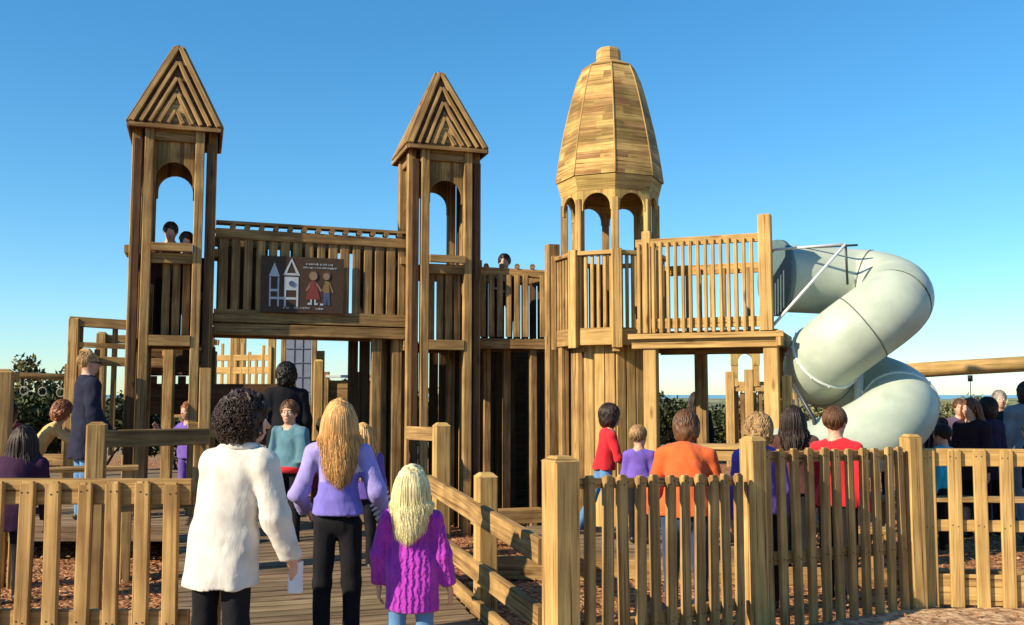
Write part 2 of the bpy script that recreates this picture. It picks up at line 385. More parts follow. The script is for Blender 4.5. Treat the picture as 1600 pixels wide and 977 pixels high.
def tower(loc, label, S=0.92):
    t = root('lookout_tower', label, 'tower', (loc[0], loc[1], 0), TH, 'pointed timber lookout towers of the castle')
    p = 0.10; q = 0.10
    sides = [((0, 0), (1, 0), (0, -1)), ((S, 0), (0, 1), (1, 0)), ((S, S), (-1, 0), (0, 1)), ((0, S), (0, -1), (-1, 0))]
    for (ox, oy), (dx, dy), (nx, ny) in sides:
        o = Vector((ox, oy, 0)); dd = Vector((dx, dy, 0)); nn = Vector((nx, ny, 0)); ang = math.atan2(dy, dx)
        for s in (0.19, S-0.19):
            c = o + dd*s - nn*(q/2)
            one('post', W_MID, t, 'post', c.x, c.y, 0, TZ['head']+.15, p, q, ang)
        # slim corner filler set back between the two posts, coloured dark for the shaded gap
        c = o + dd*0.07 - nn*0.07
        one('corner_post', W_DARK, t, 'post', c.x, c.y, 0, TZ['head'], 0.09, 0.09, ang)
        a, b = o+dd*0.242-nn*0.055, o+dd*(S-0.242)-nn*0.055
        def hb(name, z0, z1, off, th, a=a, b=b, mat=W_OLD, ext=0.0):
            A = a - nn*off - dd*ext; B = b - nn*off + dd*ext
            return one(name, mat, t, 'bar', A+Vector((0, 0, (z0+z1)/2)), B+Vector((0, 0, (z0+z1)/2)), z1-z0, th)
        hb('header', TZ['head'], TZ['head']+.145, 0.0, 0.05)
        m = MB(); arch_board(m, o+dd*S/2-nn*0.075, dd, 4.05, TZ['head']-.004, S-0.484, S/2-0.262, 4.14, 0.035, nn); m.build('arch_panel', W_OLD, t)
        hb('window_rail', TZ['rail'], TZ['rail']+.09, -0.075, 0.07, mat=W_MID)
        hb('window_rail', TZ['rail']-.13, TZ['rail']-.01, 0.0, 0.04)
        hb('sill', TZ['sill'], TZ['sill']+.12, -0.02, 0.09, mat=W_MID)
        n = 4; wv = (S-0.484)/n; front = ny == -1; sm_ = W_OLD if front or nx == -1 else W_DARK  # back and right slats carry interior shade in their colour
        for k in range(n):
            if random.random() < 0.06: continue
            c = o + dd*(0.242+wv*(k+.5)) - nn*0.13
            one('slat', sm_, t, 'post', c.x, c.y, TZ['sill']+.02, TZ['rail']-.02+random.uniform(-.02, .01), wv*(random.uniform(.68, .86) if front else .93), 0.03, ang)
    m = MB()
    for k in range(6): m.bar((0.16, 0.17+k*.11, TZ['sill']+.05), (S-.16, 0.17+k*.11, TZ['sill']+.05), .1, .035, (0, 1, 0))
    m.build('floor', W_OLD, t)
    # roof: four triangular boards, fascia and nested chevron battens
    e = 0.03; z0 = TZ['eave']; ap = Vector((S/2, S/2, TZ['apex']))
    cs = [Vector((-e, -e, z0)), Vector((S+e, -e, z0)), Vector((S+e, S+e, z0)), Vector((-e, S+e, z0))]
    m = MB(); i0 = 0
    m.v = cs[:] + [ap]
    for k in range(4): m.face((k, (k+1) % 4, 4), [(0, 0), (1.1, 0), (.55, 1.2)])
    m.face((3, 2, 1, 0))
    rf = m.build('roof', W_DARK, t)  # dark base colour puts shade into the gaps between battens
    for k in range(4):
        a, b = cs[k], cs[(k+1) % 4]; mid = (a+b)/2; n = (b-a).cross(ap-a).normalized()
        up = (ap-mid).normalized(); ex = (b-a).normalized(); h = (ap-mid).length; hw = (b-a).length/2
        one('fascia', W_OLD, rf, 'bar', a+Vector((0, 0, -.015))-ex*0.0+n*.012, b+Vector((0, 0, -.015))+n*.012, 0.05, 0.03)
        kk = .52; m = MB(); m.prism([mid-ex*hw*(1-kk)+n*.012+up*.02, mid+ex*hw*(1-kk)+n*.012+up*.02, mid+up*h*(1-kk)*.96+n*.012], n, .01); m.build('centre_board', W_MID, rf)
        for i in range(5):
            ins = 0.022 + i*0.083      # horizontal inset of the batten's centre
            for sgn in (-1, 1):
                p0 = mid + ex*sgn*(hw-ins*1.16) + n*0.020 + up*0.02
                top = (h*(1-(ins*1.16)/hw))
                p1 = mid + up*(top+0.0) + n*0.020 + ex*sgn*0.008
                if (p1-p0).length > 0.1:
                    one('batten', W_MID, rf, 'bar', p0, p1, 0.040 if i else .05, 0.048, ex, 0.003)
    return t
TA = tower((-4.25, 10.52), 'left timber tower with striped pointed roof and two children at its window')
TB = tower((-1.23, 11.46), 'middle timber tower with striped pointed roof beside the painted sign bridge')

def slat_run(t, a, b, z0, z1, w, gap, mat, th=0.03, skip=(), jit=0.02, name='slat'):
    a = Vector(a); b = Vector(b); L = (b-a).length; d = (b-a)/L; ang = math.atan2(d.y, d.x); n = int(L/(w+gap)); st = L/n
    for k in range(n):
        if k in skip: continue
        c = a + d*(st*(k+.5))
        one(name, mat, t, 'post', c.x, c.y, z0+random.uniform(-jit, jit)*.5, z1+random.uniform(-jit, jit), w*random.uniform(.9, 1.06), th, ang+random.uniform(-.02, .02))

# bridge between the two towers (castle coordinates)
br = root('castle_bridge', 'covered timber bridge joining the two pointed towers above the entrance', 'bridge', (-4.17, 10.56, 0), TH)
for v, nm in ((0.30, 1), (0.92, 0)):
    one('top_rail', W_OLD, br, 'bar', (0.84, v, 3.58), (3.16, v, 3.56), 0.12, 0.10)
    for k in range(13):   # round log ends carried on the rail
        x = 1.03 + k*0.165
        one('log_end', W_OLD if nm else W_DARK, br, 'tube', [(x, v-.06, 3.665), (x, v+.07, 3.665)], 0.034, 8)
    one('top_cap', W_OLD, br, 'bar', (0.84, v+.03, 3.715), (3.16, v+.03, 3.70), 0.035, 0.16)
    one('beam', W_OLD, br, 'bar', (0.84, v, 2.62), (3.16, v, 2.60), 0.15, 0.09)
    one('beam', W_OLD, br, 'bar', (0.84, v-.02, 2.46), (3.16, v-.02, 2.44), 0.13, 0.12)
    slat_run(br, (0.86, v-.015, 0), (3.12, v-.015, 0), 2.66, 3.52, 0.106, 0.034 if nm else .016, W_OLD if nm else W_DARK, skip=() if nm else (5, 11, 12, 13))  # back slats coloured dark for the shade inside the bridge
m = MB()
for k in range(16): m.bar((0.88+k*.142, .33, 2.58), (1.0+k*.142, .9, 2.58), .13, .03, (1, 0, 0))
m.build('floor', W_OLD, br)

# painted sign on the bridge
sg = root('painted_sign', 'dark painted sign with two white towers and two holding-hands children on the bridge', 'sign', tuple(Vector((-4.17, 10.56, 0))+U*1.36+V*0.22+Vector((0, 0, 2.68))), TH)
P_W = plain('white_sign_paint', (0.42, 0.46, 0.50)); P_D = plain('dark_sign_paint', (0.055, 0.030, 0.016), 0.7); P_R = plain('red_sign_paint', (0.20, 0.035, 0.03))
P_B = plain('blue_sign_paint', (0.06, 0.09, 0.17)); P_Y = plain('ochre_sign_paint', (0.22, 0.15, 0.05)); P_S = plain('flesh_sign_paint', (0.28, 0.17, 0.11)); P_H = plain('brown_sign_paint', (0.10, 0.05, 0.03))
SGW, SGH = 1.12, 0.72
one('board', P_D, sg, 'bar', (0.0, 0, 0.02+SGH/2-.04), (SGW, 0, 0.02+SGH/2-.04), SGH, 0.024)
def sq(mb, x0, x1, z0, z1, y=-0.016):
    mb.prism([(x0, y, z0), (x1, y, z0), (x1, y, z1), (x0, y, z1)], (0, -1, 0), 0.006)
def tri(mb, pts, y=-0.016): mb.prism([(x, y, z) for x, z in pts], (0, -1, 0), 0.006)
m = MB()
tri(m, [(.10, .44), (.25, .44), (.175, .62)])
for x0, x1 in ((.11, .13), (.22, .24)): sq(m, x0, x1, .06, .43)
sq(m, .13, .22, .25, .28); sq(m, .13, .22, .15, .18); sq(m, .24, .34, .15, .18)
# second tower, roof as a frame
tri(m, [(.29, .46), (.33, .46), (.405, .64), (.405, .68)]); tri(m, [(.52, .46), (.405, .68), (.405, .64), (.48, .46)]); sq(m, .33, .48, .46, .488)
sq(m, .31, .335, .06, .44); sq(m, .475, .50, .06, .44); sq(m, .335, .475, .27, .44); sq(m, .335, .475, .15, .18)
m.build('painted_towers', P_W, sg)
m = MB(); cpts = [(.405+.035*math.cos(a), .355+.035*math.sin(a)) for a in [k*math.pi/8 for k in range(16)]]
tri(m, cpts, -0.024); m.build('painted_window', P_B, sg)
def disc(mb, x, z, r, y=-0.016, sz=1): tri(mb, [(x+r*math.cos(a), z+r*sz*math.sin(a)) for a in [k*math.pi/8 for k in range(16)]], y)
m = MB(); disc(m, .70, .46, .055, -.02); tri(m, [(.60, .28), (.615, .26), (.67, .36), (.66, .38)]); tri(m, [(.82, .28), (.80, .26), (.74, .36), (.75, .38)])
disc(m, .88, .46, .045, -.02); tri(m, [(.82, .26), (.84, .27), (.875, .38), (.86, .38)]); tri(m, [(.98, .26), (.965, .25), (.915, .38), (.93, .38)])
m.build('painted_skin', P_S, sg)
m = MB(); tri(m, [(.60, .16), (.80, .16), (.73, .40), (.67, .40)]); m.build('painted_dress', P_R, sg)
m = MB(); tri(m, [(.845, .25), (.925, .25), (.915, .40), (.86, .40)]); m.build('painted_shirt', P_Y, sg)
m = MB(); tri(m, [(.845, .09), (.88, .09), (.89, .20), (.90, .09), (.935, .09), (.925, .25), (.845, .25)]); m.build('painted_trousers', P_B, sg)
m = MB(); sq(m, .63, .685, .09, .115); sq(m, .72, .765, .09, .115); sq(m, .665, .685, .11, .16); sq(m, .72, .74, .11, .16); sq(m, .80, .84, .085, .11); m.build('painted_shoes', P_W, sg)
m = MB(); disc(m, .70, .485, .06, -.0165, .9); disc(m, .885, .485, .055, -.0165, .9); m.build('painted_hair', P_H, sg)
x = .60      # two lines of small lettering, too worn to read
for z, x0, x1 in ((.60, .60, .96), (.555, .56, 1.02), (.035, .30, .37), (.035, .45, .66), (.03, .74, .84)):
    x = x0; m = MB()
    while x < x1:
        w = random.uniform(.012, .022); h = random.uniform(.018, .026)
        sq(m, x, x+w*.3, z, z+h); 
        if random.random() < .7: sq(m, x+w*.3, x+w*.8, z+h*random.choice((0, .4, .75)), z+h*random.choice((1, .95)))
        x += w + .006
    m.build('worn_lettering', P_W, sg)

sg.scale = (.86, 1, .93)
# inner passage posts and the walls under the towers
def wall_post(label, x, y, z1, w=0.12, mat=W_OLD, z0=0.0, group='upright posts under the castle', rz=TH):
    o = one('castle_post', mat, None, 'post', x, y, z0, z1, w, w, rz); tag(o, label, 'post', group); return o
cw = root('castle_wall', 'vertical board wall with gaps, coloured dark as shade, under the middle tower and its walkway', 'wall', (-4.17, 10.56, 0), TH)  # board colour carries the shade under the castle
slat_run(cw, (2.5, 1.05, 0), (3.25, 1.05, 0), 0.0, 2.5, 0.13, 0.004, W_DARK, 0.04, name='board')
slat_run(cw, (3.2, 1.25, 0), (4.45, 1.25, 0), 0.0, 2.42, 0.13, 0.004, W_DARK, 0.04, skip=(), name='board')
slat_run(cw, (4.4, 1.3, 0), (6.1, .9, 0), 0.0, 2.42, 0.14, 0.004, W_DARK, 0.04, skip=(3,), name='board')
for u, v in ((2.75, .35), (2.9, .8), (3.0, .35)):
    p = Vector((-4.17, 10.56, 0)) + U*u + V*v
    wall_post(('entrance passage post nearest the opening', 'entrance passage post set furthest back', 'entrance passage post touching the middle tower')[(2.75, 2.9, 3.0).index(u)], p.x, p.y, 2.4)
for u, v in ((4.22, .55), (4.42, .35), (4.70, .12)):
    p = Vector((-4.17, 10.56, 0)) + U*u + V*v
    wall_post(('slim post under the walkway touching the middle tower', 'second slim post under the walkway from the middle tower', 'slim front post under the walkway, in sun')[(4.22, 4.42, 4.70).index(u)], p.x, p.y, 2.3, 0.09)
# walkway between the middle tower and the turret
A2 = Vector((-0.42, 11.98, 0)); B2 = Vector((0.55, 12.08, 0))
wk = root('castle_walkway', 'shaded timber walkway between the middle tower and the domed turret', 'walkway', tuple(A2))
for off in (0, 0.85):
    sm_ = W_DARK if off else W_OLD; so_ = .095 if off else .075  # back row coloured dark for the shade behind the railing
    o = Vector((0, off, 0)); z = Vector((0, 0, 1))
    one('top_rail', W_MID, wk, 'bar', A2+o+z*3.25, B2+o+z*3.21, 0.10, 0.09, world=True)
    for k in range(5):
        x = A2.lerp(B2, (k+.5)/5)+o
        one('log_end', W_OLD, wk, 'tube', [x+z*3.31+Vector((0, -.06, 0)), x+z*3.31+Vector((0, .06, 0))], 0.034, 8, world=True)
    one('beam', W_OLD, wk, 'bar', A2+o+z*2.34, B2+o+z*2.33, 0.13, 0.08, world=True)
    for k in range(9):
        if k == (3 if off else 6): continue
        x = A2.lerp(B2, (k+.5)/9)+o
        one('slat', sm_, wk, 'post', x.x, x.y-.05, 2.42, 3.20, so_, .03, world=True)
m = MB()
for k in range(8): 
    x = A2.lerp(B2, (k+.5)/7); m.bar((x.x, 12.05, 2.34), (x.x, 12.85, 2.34), .11, .03, (1, 0, 0))
m.build('floor', W_OLD, wk, True)
wall_post('tall brown post where the walkway meets the turret', 0.50, 11.86, 3.56, 0.15)
wall_post('pale post standing just left of the turret wall', 0.62, 11.55, 2.28, 0.10, W_MID)

# ------------------------------------------------------------------ octagonal turret
TC = Vector((1.20, 11.62, 0)); OFF = R(-90)
tu = root('domed_turret', 'octagonal timber turret with tall ribbed shingled dome and arched openings', 'turret', tuple(TC), 0)
def ov(r, z, k, off=OFF): a = off + k*math.pi/4; return Vector((r*math.cos(a), r*math.sin(a), z))
prof = [(0.655, 4.28), (0.635, 4.44), (0.60, 4.66), (0.555, 4.90), (0.50, 5.14), (0.445, 5.36), (0.39, 5.55), (0.325, 5.70)]
m = MB()
# plank courses: each facet clad in overlapping horizontal boards
def rad(z):
    for (r0, z0), (r1, z1) in zip(prof, prof[1:]):
        if z0 <= z <= z1: return r0+(r1-r0)*(z-z0)/(z1-z0)
    return prof[-1][0]
core = MB(); rows = []
for r, z in prof: rows.append([len(core.v)+k for k in range(8)]); core.v += [ov(r-.02, z, k) for k in range(8)]
for a, b in zip(rows, rows[1:]):
    for k in range(8): core.face((a[k], a[(k+1) % 8], b[(k+1) % 8], b[k]))
core.face(rows[0][::-1]); core.face(rows[-1])
dome = core.build('dome', W_OLD, tu)
z = 4.28; course = 0.094
for k in range(8):
    m = MB(); z = 4.28
    while z < 5.68:
        z2 = min(z+course, 5.70); r0, r1 = rad(z), rad(z2)
        a0, b0, a1, b1 = ov(r0+.006, z, k), ov(r0+.006, z, k+1), ov(r1+.005, z2, k), ov(r1+.005, z2, k+1)
        n = (b0-a0).cross(a1-a0).normalized()
        cuts = sorted([0, 1]+[random.uniform(.25, .75)] if random.random() < .55 else [0, 1])
        for c0, c1 in zip(cuts, cuts[1:]):
            m.prism([a0.lerp(b0, c0), a0.lerp(b0, c1), a1.lerp(b1, c1), a1.lerp(b1, c0)], n, 0.006)
        z += course
    m.build('shingle_facet', W_DOME, dome)
for k in range(8):   # hip battens on the ridges
    for (r0, z0), (r1, z1) in zip(prof, prof[1:]):
        pass
    m = MB(); m.tube([ov(r+.002, z, k) for r, z in prof], 0.010, 6); m.build('hip_batten', W_NEW, dome)
# shoulder and finial cap
m = MB(); ring = []
for r, z in ((.325, 5.70), (.335, 5.715), (.17, 5.80), (.155, 5.81), (.150, 5.95), (.135, 5.975)):
    ring.append(len(m.v)); m.v += [ov(r, z, k) for k in range(8)]
for a, b in zip(ring, ring[1:]):
    for k in range(8): m.face((a+k, a+(k+1) % 8, b+(k+1) % 8, b+k))
m.face([ring[-1]+k for k in range(8)])
m.build('cap', W_NEW, tu)
# skirt and arches
m = MB()
for k in range(8):
    a0, b0, a1, b1 = ov(.645, 4.275, k), ov(.645, 4.275, k+1), ov(.60, 4.10, k), ov(.60, 4.10, k+1)
    n = (b0-a0).cross(a0-a1).normalized()
    m.prism([a1, b1, b0, a0], n, 0.025)
m.build('skirt', W_NEW, tu)
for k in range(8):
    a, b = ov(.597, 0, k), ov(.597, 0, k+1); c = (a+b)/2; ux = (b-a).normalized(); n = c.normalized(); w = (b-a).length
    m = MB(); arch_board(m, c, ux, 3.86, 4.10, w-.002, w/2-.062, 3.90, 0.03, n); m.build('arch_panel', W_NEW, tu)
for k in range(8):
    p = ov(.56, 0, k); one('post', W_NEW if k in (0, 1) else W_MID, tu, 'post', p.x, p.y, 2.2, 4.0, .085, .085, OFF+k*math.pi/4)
# railing
RR8 = 0.66
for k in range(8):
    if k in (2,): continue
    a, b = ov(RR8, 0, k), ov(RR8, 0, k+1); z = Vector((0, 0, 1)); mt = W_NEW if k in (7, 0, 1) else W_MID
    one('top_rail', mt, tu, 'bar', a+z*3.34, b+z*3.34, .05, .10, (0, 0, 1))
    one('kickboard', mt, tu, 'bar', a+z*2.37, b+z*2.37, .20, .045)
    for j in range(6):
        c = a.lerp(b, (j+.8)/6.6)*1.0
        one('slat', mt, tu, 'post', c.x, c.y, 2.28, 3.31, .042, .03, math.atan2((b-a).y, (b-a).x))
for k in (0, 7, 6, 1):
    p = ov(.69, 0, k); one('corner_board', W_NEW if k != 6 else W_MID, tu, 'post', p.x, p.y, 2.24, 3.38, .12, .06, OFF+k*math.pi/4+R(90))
m = MB(); m.prism([ov(.64, 2.34, k) for k in range(8)], (0, 0, 1), .05); m.build('floor', W_MID, tu)
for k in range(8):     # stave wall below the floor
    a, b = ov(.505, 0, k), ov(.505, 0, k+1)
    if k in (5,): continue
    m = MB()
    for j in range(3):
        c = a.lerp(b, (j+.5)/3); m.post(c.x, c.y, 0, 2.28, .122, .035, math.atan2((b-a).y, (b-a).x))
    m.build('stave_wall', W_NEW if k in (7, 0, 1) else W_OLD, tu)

# ------------------------------------------------------------------ square slide platform
PA = Vector((1.36, 10.50, 0)); PB = Vector((2.66, 10.0, 0)); PD = (PB-PA).normalized(); PN = Vector((-PD.y, PD.x, 0)); PAN = math.atan2(PD.y, PD.x)
pl = root('slide_platform', 'high fresh timber platform with slatted railing leading to the tube slide', 'platform', tuple(PA), 0)
LN = (PB-PA).length; DP = 1.25; z1 = Vector((0, 0, 1))
def pp(s, d, z=0): return PA + PD*s + PN*d + z1*z
one('fascia', W_NEW, pl, 'bar', pp(-.08, -.03, 2.33), pp(LN+.17, -.03, 2.33), .06, .05, world=True)
one('beam', W_NEW, pl, 'bar', pp(-.05, .04, 2.26), pp(LN+.12, .04, 2.26), .12, .08, world=True)
one('beam', W_NEW, pl, 'bar', pp(LN+.12, -.05, 2.29), pp(LN+.12, DP, 2.29), .16, .05, world=True)
one('beam', W_MID, pl, 'bar', pp(0, DP, 2.26), pp(LN+.1, DP, 2.26), .16, .05, world=True)
m = MB()
for k in range(9): m.bar(pp(0, .1+k*.142, 2.37), pp(LN+.1, .1+k*.142, 2.37), .132, .035, PN)
m.build('floor', W_MID, pl, True)
one('top_rail', W_NEW, pl, 'bar', pp(.0, .03, 3.36), pp(LN-.04, .03, 3.36), .09, .05, world=True)
one('kick_rail', W_NEW, pl, 'bar', pp(.0, .03, 2.47), pp(LN-.04, .03, 2.47), .11, .04, world=True)
for k in range(16):
    c = pp(.04+k*(LN-.14)/15.5, -.005); one('slat', W_NEW, pl, 'post', c.x, c.y, 2.37, 3.35+random.uniform(-.005, .015), .038, .036, PAN, world=True)
for dd in (DP,):
    one('top_rail', W_NEW, pl, 'bar', pp(.0, dd, 3.20), pp(LN, dd, 3.20), .12, .05, world=True)
    for k in range(9):
        c = pp(.06+k*(LN-.1)/9, dd-.04); one('slat', W_MID, pl, 'post', c.x, c.y, 2.37, 3.2, .05, .035, PAN, world=True)
c = pp(LN, .02); one('corner_post', W_NEW, pl, 'post', c.x, c.y, 2.37, 3.60, .135, .135, PAN, .012, world=True)
c = pp(.12, .05); one('corner_post', W_NEW, pl, 'post', c.x, c.y, 2.37, 3.50, .10, .10, PAN, .012, world=True)
for s_, d_, m_, w_ in ((LN+.03, .10, W_NEW, .15), (.14, .10, W_NEW, .145), (LN+.0, DP-.1, W_MID, .14), (.45, DP+.2, W_OLD, .14), (LN+.17, .22, W_NEW, .10)):
    c = pp(s_, d_); one('leg', m_, pl, 'post', c.x, c.y, 0, 2.20 if s_ < LN+.1 else 1.9, w_, w_, PAN, world=True)

# ------------------------------------------------------------------ tube slide
SM = noisy('slide_plastic', (0.365, 0.42, 0.345), (0.445, 0.50, 0.415), 3.5, 0.5, 0.15, 0.008, 12, 0.35, (.38, .58))
_n = SM.node_tree.nodes; _l = SM.node_tree.links
SR = plain('slide_joint_ring', (0.62, 0.68, 0.64), 0.4)
SCX, SCY, SRR, TR = 3.71, 10.30, 0.405, 0.375
ts = root('tube_slide', 'pale green enclosed spiral tube slide coming off the high platform', 'slide', (SCX, SCY, 0), 0)
keys = [(90, 2.97), (45, 2.93), (0, 2.80), (-45, 2.66), (-90, 2.46), (-135, 2.22), (-180, 2.02), (-225, 1.94), (-270, 1.87), (-315, 1.77), (-360, 1.65), (-405, 1.50), (-450, 1.31), (-495, 1.12)]
def zat(d):
    for (a, z0), (b, z1_) in zip(keys, keys[1:]):
        if b <= d <= a:
            t = (a-d)/(a-b); return z0+(z1_-z0)*t
    return keys[-1][1]
pts = []
ent = pp(LN+.02, .62, 2.99)
e1 = Vector((SCX-.05, SCY+SRR, 2.97))
for k in range(8): pts.append(ent.lerp(e1, k/8))
d = 90
while d >= -450: pts.append(Vector((SCX+SRR*math.cos(R(d)), SCY+SRR*math.sin(R(d)), sum(zat(min(90, max(-495, d+o))) for o in (-20, -10, 0, 10, 20))/5))); d -= 6
last = pts[-1]; tg = (pts[-1]-pts[-2]).normalized()
for k in range(1, 9): pts.append(last + Vector((-.13*k, .012*k, -.075*k+.004*k*k)))
pts = [p - Vector((SCX, SCY, 0)) for p in pts]
for _ in range(3): pts = [pts[0]]+[(pts[i-1]+pts[i]*2+pts[i+1])/4 for i in range(1, len(pts)-1)]+[pts[-1]]
joints = [0, 14, 30, 50, 68, 86, len(pts)-1]
for a, b in zip(joints, joints[1:]):
    seg = pts[a:b+1]; mb = MB(); mb.tube(seg, TR, 40, cap=False)
    mb.tube(seg, TR-.012, 40, cap=False)
    mb.build('tube_section', SM, ts)
for j in (50, 86):
    tg = (pts[j+1]-pts[j-1]).normalized()
    mb = MB(); mb.tube([pts[j]-tg*.016, pts[j]-tg*.014, pts[j]+tg*.014, pts[j]+tg*.016], [TR, TR+.017, TR+.017, TR], 40, cap=False)
    for q in range(12):
        o_ = tg.orthogonal().normalized(); o2 = tg.cross(o_); dr_ = o_*math.cos(q*math.pi/6)+o2*math.sin(q*math.pi/6); mb.tube([pts[j]+dr_*(TR+.01), pts[j]+dr_*(TR+.026)], .010, 6)
    mb.build('joint_ring', SR, ts)
for j in (14, 40, 60):
    tg = (pts[j+1]-pts[j-1]).normalized()
    mb = MB(); mb.tube([pts[j]-tg*.007, pts[j]-tg*.005, pts[j]+tg*.005, pts[j]+tg*.007], [TR, TR+.006, TR+.006, TR], 40, cap=False); mb.build('dark_seam', plain('seam_rubber', (.10, .12, .11), .7), ts)
# entry panel against the platform
mb = MB(); mb.tube([pts[0]+Vector((0, 0, 0)), pts[0]+(pts[1]-pts[0]).normalized()*.06], TR+.05, 40); mb.build('entry_collar', plain('entry_plastic', (.10, .16, .17), .5), ts)
# black vents on the entry section
for px, z in ((-.50, 3.09), (-.28, 3.08)):
    mb = MB(); yy = SRR - math.sqrt(max(0, TR**2-(z-2.97)**2)); mb.tube([(px, yy+.05, z), (px, yy-.008, z)], .03, 12); mb.build('vent_hole', DKMETAL, ts)
# steel outrigger frame
f0 = Vector((-.98, -.28, 2.42)); f1 = Vector((-.20, -.30, 3.28)); 
mb = MB(); mb.tube([f0, f1], .016, 8); mb.build('support_pipe', METAL, ts)
mb = MB(); mb.tube([(-.98, -.05, 3.25), (-.20, -.30, 3.28)], .014, 8); mb.build('support_pipe', METAL, ts)
mb = MB(); mb.tube([(-.20, -.30, 3.28), (-.165, -.22, 2.86)], .013, 8); mb.build('support_pipe', DKMETAL, ts)
mb = MB(); mb.tube([(-.90, .3, 3.31), (.0, -.1, 3.30)], .012, 8); mb.build('support_pipe', DKMETAL, ts)
mb = MB(); mb.tube([(-.72, .05, 0), (-.72, .05, 1.65)], .045, 12); mb.build('support_pole', METAL, ts)
mb = MB(); mb.tube([(0, 0, 0), (0, 0, 2.7)], .055, 12); mb.build('support_pole', METAL, ts)
# ------------------------------------------------------------------ fences and railings in front
Z1 = Vector((0, 0, 1))
def picket_fence(label, a, b, n, za, zb, w, th, group, rails, mat=W_FEN, name='picket_fence', lean=0.003, bot=0.03, railmat=None, off0=.5, kick=None):
    a = Vector(a); b = Vector(b); d = (b-a).normalized(); nn = Vector((-d.y, d.x, 0)); L = (b-a).length; ang = math.atan2(d.y, d.x)
    t = root(name, label, 'fence' if name == 'picket_fence' else 'gate', tuple(a), 0, group)
    for k in range(n):
        f = (k+off0)/(n-1+2*off0); c = a + d*(L*f); z = za+(zb-za)*f
        m = MB(); tl = random.uniform(-lean, lean)*2; zt = z+random.uniform(-.006, .006)
        m.bar(c+Z1*bot, c+d*tl*3+Z1*(zt-.012), w*random.uniform(.93, 1.03), th, d, .006)
        i0 = len(m.v)      # small chamfered top
        m.bar(c+d*tl*3+Z1*(zt-.012), c+d*tl*3+Z1*zt, w-.02, th-.014, d, .004)
        m.cur = 1
        for (r0, r1, hh, tk) in rails[:2]:
            rz_ = r0+(r1-r0)*f
            for s_ in (-.2, .2):
                q = c+d*(s_*w)+nn*(-th/2)+Z1*(rz_+random.uniform(-.012, .012)); m.bar(q-nn*.002, q+nn*.004, .009, .009, (0, 0, 1), .002)
        m.build('picket', [mat, NAIL], t, True)
    for (r0, r1, h, tk) in rails:
        p, q = a+nn*(th/2+tk/2+.002), b+nn*(th/2+tk/2+.002)
        one('rail', railmat or mat, t, 'bar', p+Z1*r0, q+Z1*r1, h, tk, world=True)
    if kick:
        p, q = a+nn*(th/2+.02), b+nn*(th/2+.02)
        one('kickboard', mat, t, 'bar', p+Z1*kick[0], q+Z1*kick[0], kick[1], .03, world=True)
    return t
picket_fence('nearest picket fence at the left, behind which the bark chips and a low deck show', (-4.70, 5.36, 0), (-1.76, 5.30, 0), 18, 1.225, 1.225, .083, .035, None, [(1.17, 1.17, .14, .045), (.47, .47, .13, .045)])
picket_fence('short slatted gate panel between the two nearest square posts, its lower half in shade', (.40, 5.62, 0), (1.62, 6.80, 0), 11, 1.235, 1.145, .075, .042, None, [(1.185, 1.095, .06, .04), (.32, .26, .09, .04)], W_FEN, 'picket_gate', off0=.45)
picket_fence('picket fence of close narrow slats between the gate post and the corner post', (1.80, 6.98, 0), (3.11, 7.68, 0), 11, 1.31, 1.285, .072, .042, None, [(1.25, 1.225, .08, .045), (.52, .50, .09, .04)], W_FEN, off0=.35)
picket_fence('picket fence of wide spaced boards at the right edge with a kickboard', (3.27, 7.78, 0), (6.1, 7.42, 0), 15, 1.27, 1.265, .105, .032, None, [(1.20, 1.195, .14, .045), (.66, .66, .09, .04)], W_NEW, off0=.3, kick=(.16, .24))
def fpost(label, x, y, z1, w, rz, mat=W_FEN, name='fence_post', grp=None, z0=0):
    return tag(one(name, mat, None, 'post', x, y, z0, z1, w, w, rz, .03, .012), label, 'post', grp)
fpost('thick nearest gate post with a clipped top right of the boardwalk', .275, 5.50, 1.355, .165, R(28), W_NEW)
fpost('square fence post where the low gate panel meets the taller narrow-slat fence', 1.715, 6.90, 1.405, .14, R(28), W_NEW)
fpost('corner fence post between the narrow-slat fence and the right-edge fence', 3.19, 7.74, 1.385, .13, R(14), W_NEW)
fpost('gate post at the end of the left fence beside the woman in white', -1.655, 5.34, 1.20, .12, R(4))

# railing along the right side of the boardwalk
rr = root('boardwalk_railing', 'sloping plank railing along the right side of the boardwalk', 'railing', (.19, 5.62, 0), 0)
ra, rb = Vector((.17, 5.62, 0)), Vector((-.90, 9.05, 0))
for z0, z1_ , h in ((.80, .95, .15), (.42, .50, .14), (.16, .26, .12)):
    one('rail', W_MID, rr, 'bar', ra+Z1*z0, rb+Z1*z1_, h, .045, world=True)
for x, y, zt in ((-.19, 7.02, 1.14), (-.66, 9.05, 1.44)):
    one('post', W_NEW, rr, 'post', x, y, 0, zt, .145, .145, TH, .03, .012, world=True)
one('rail', W_MID, rr, 'bar', Vector((-1.02, 9.4, 1.33)), Vector((-.72, 9.12, 1.33)), .13, .04, world=True)
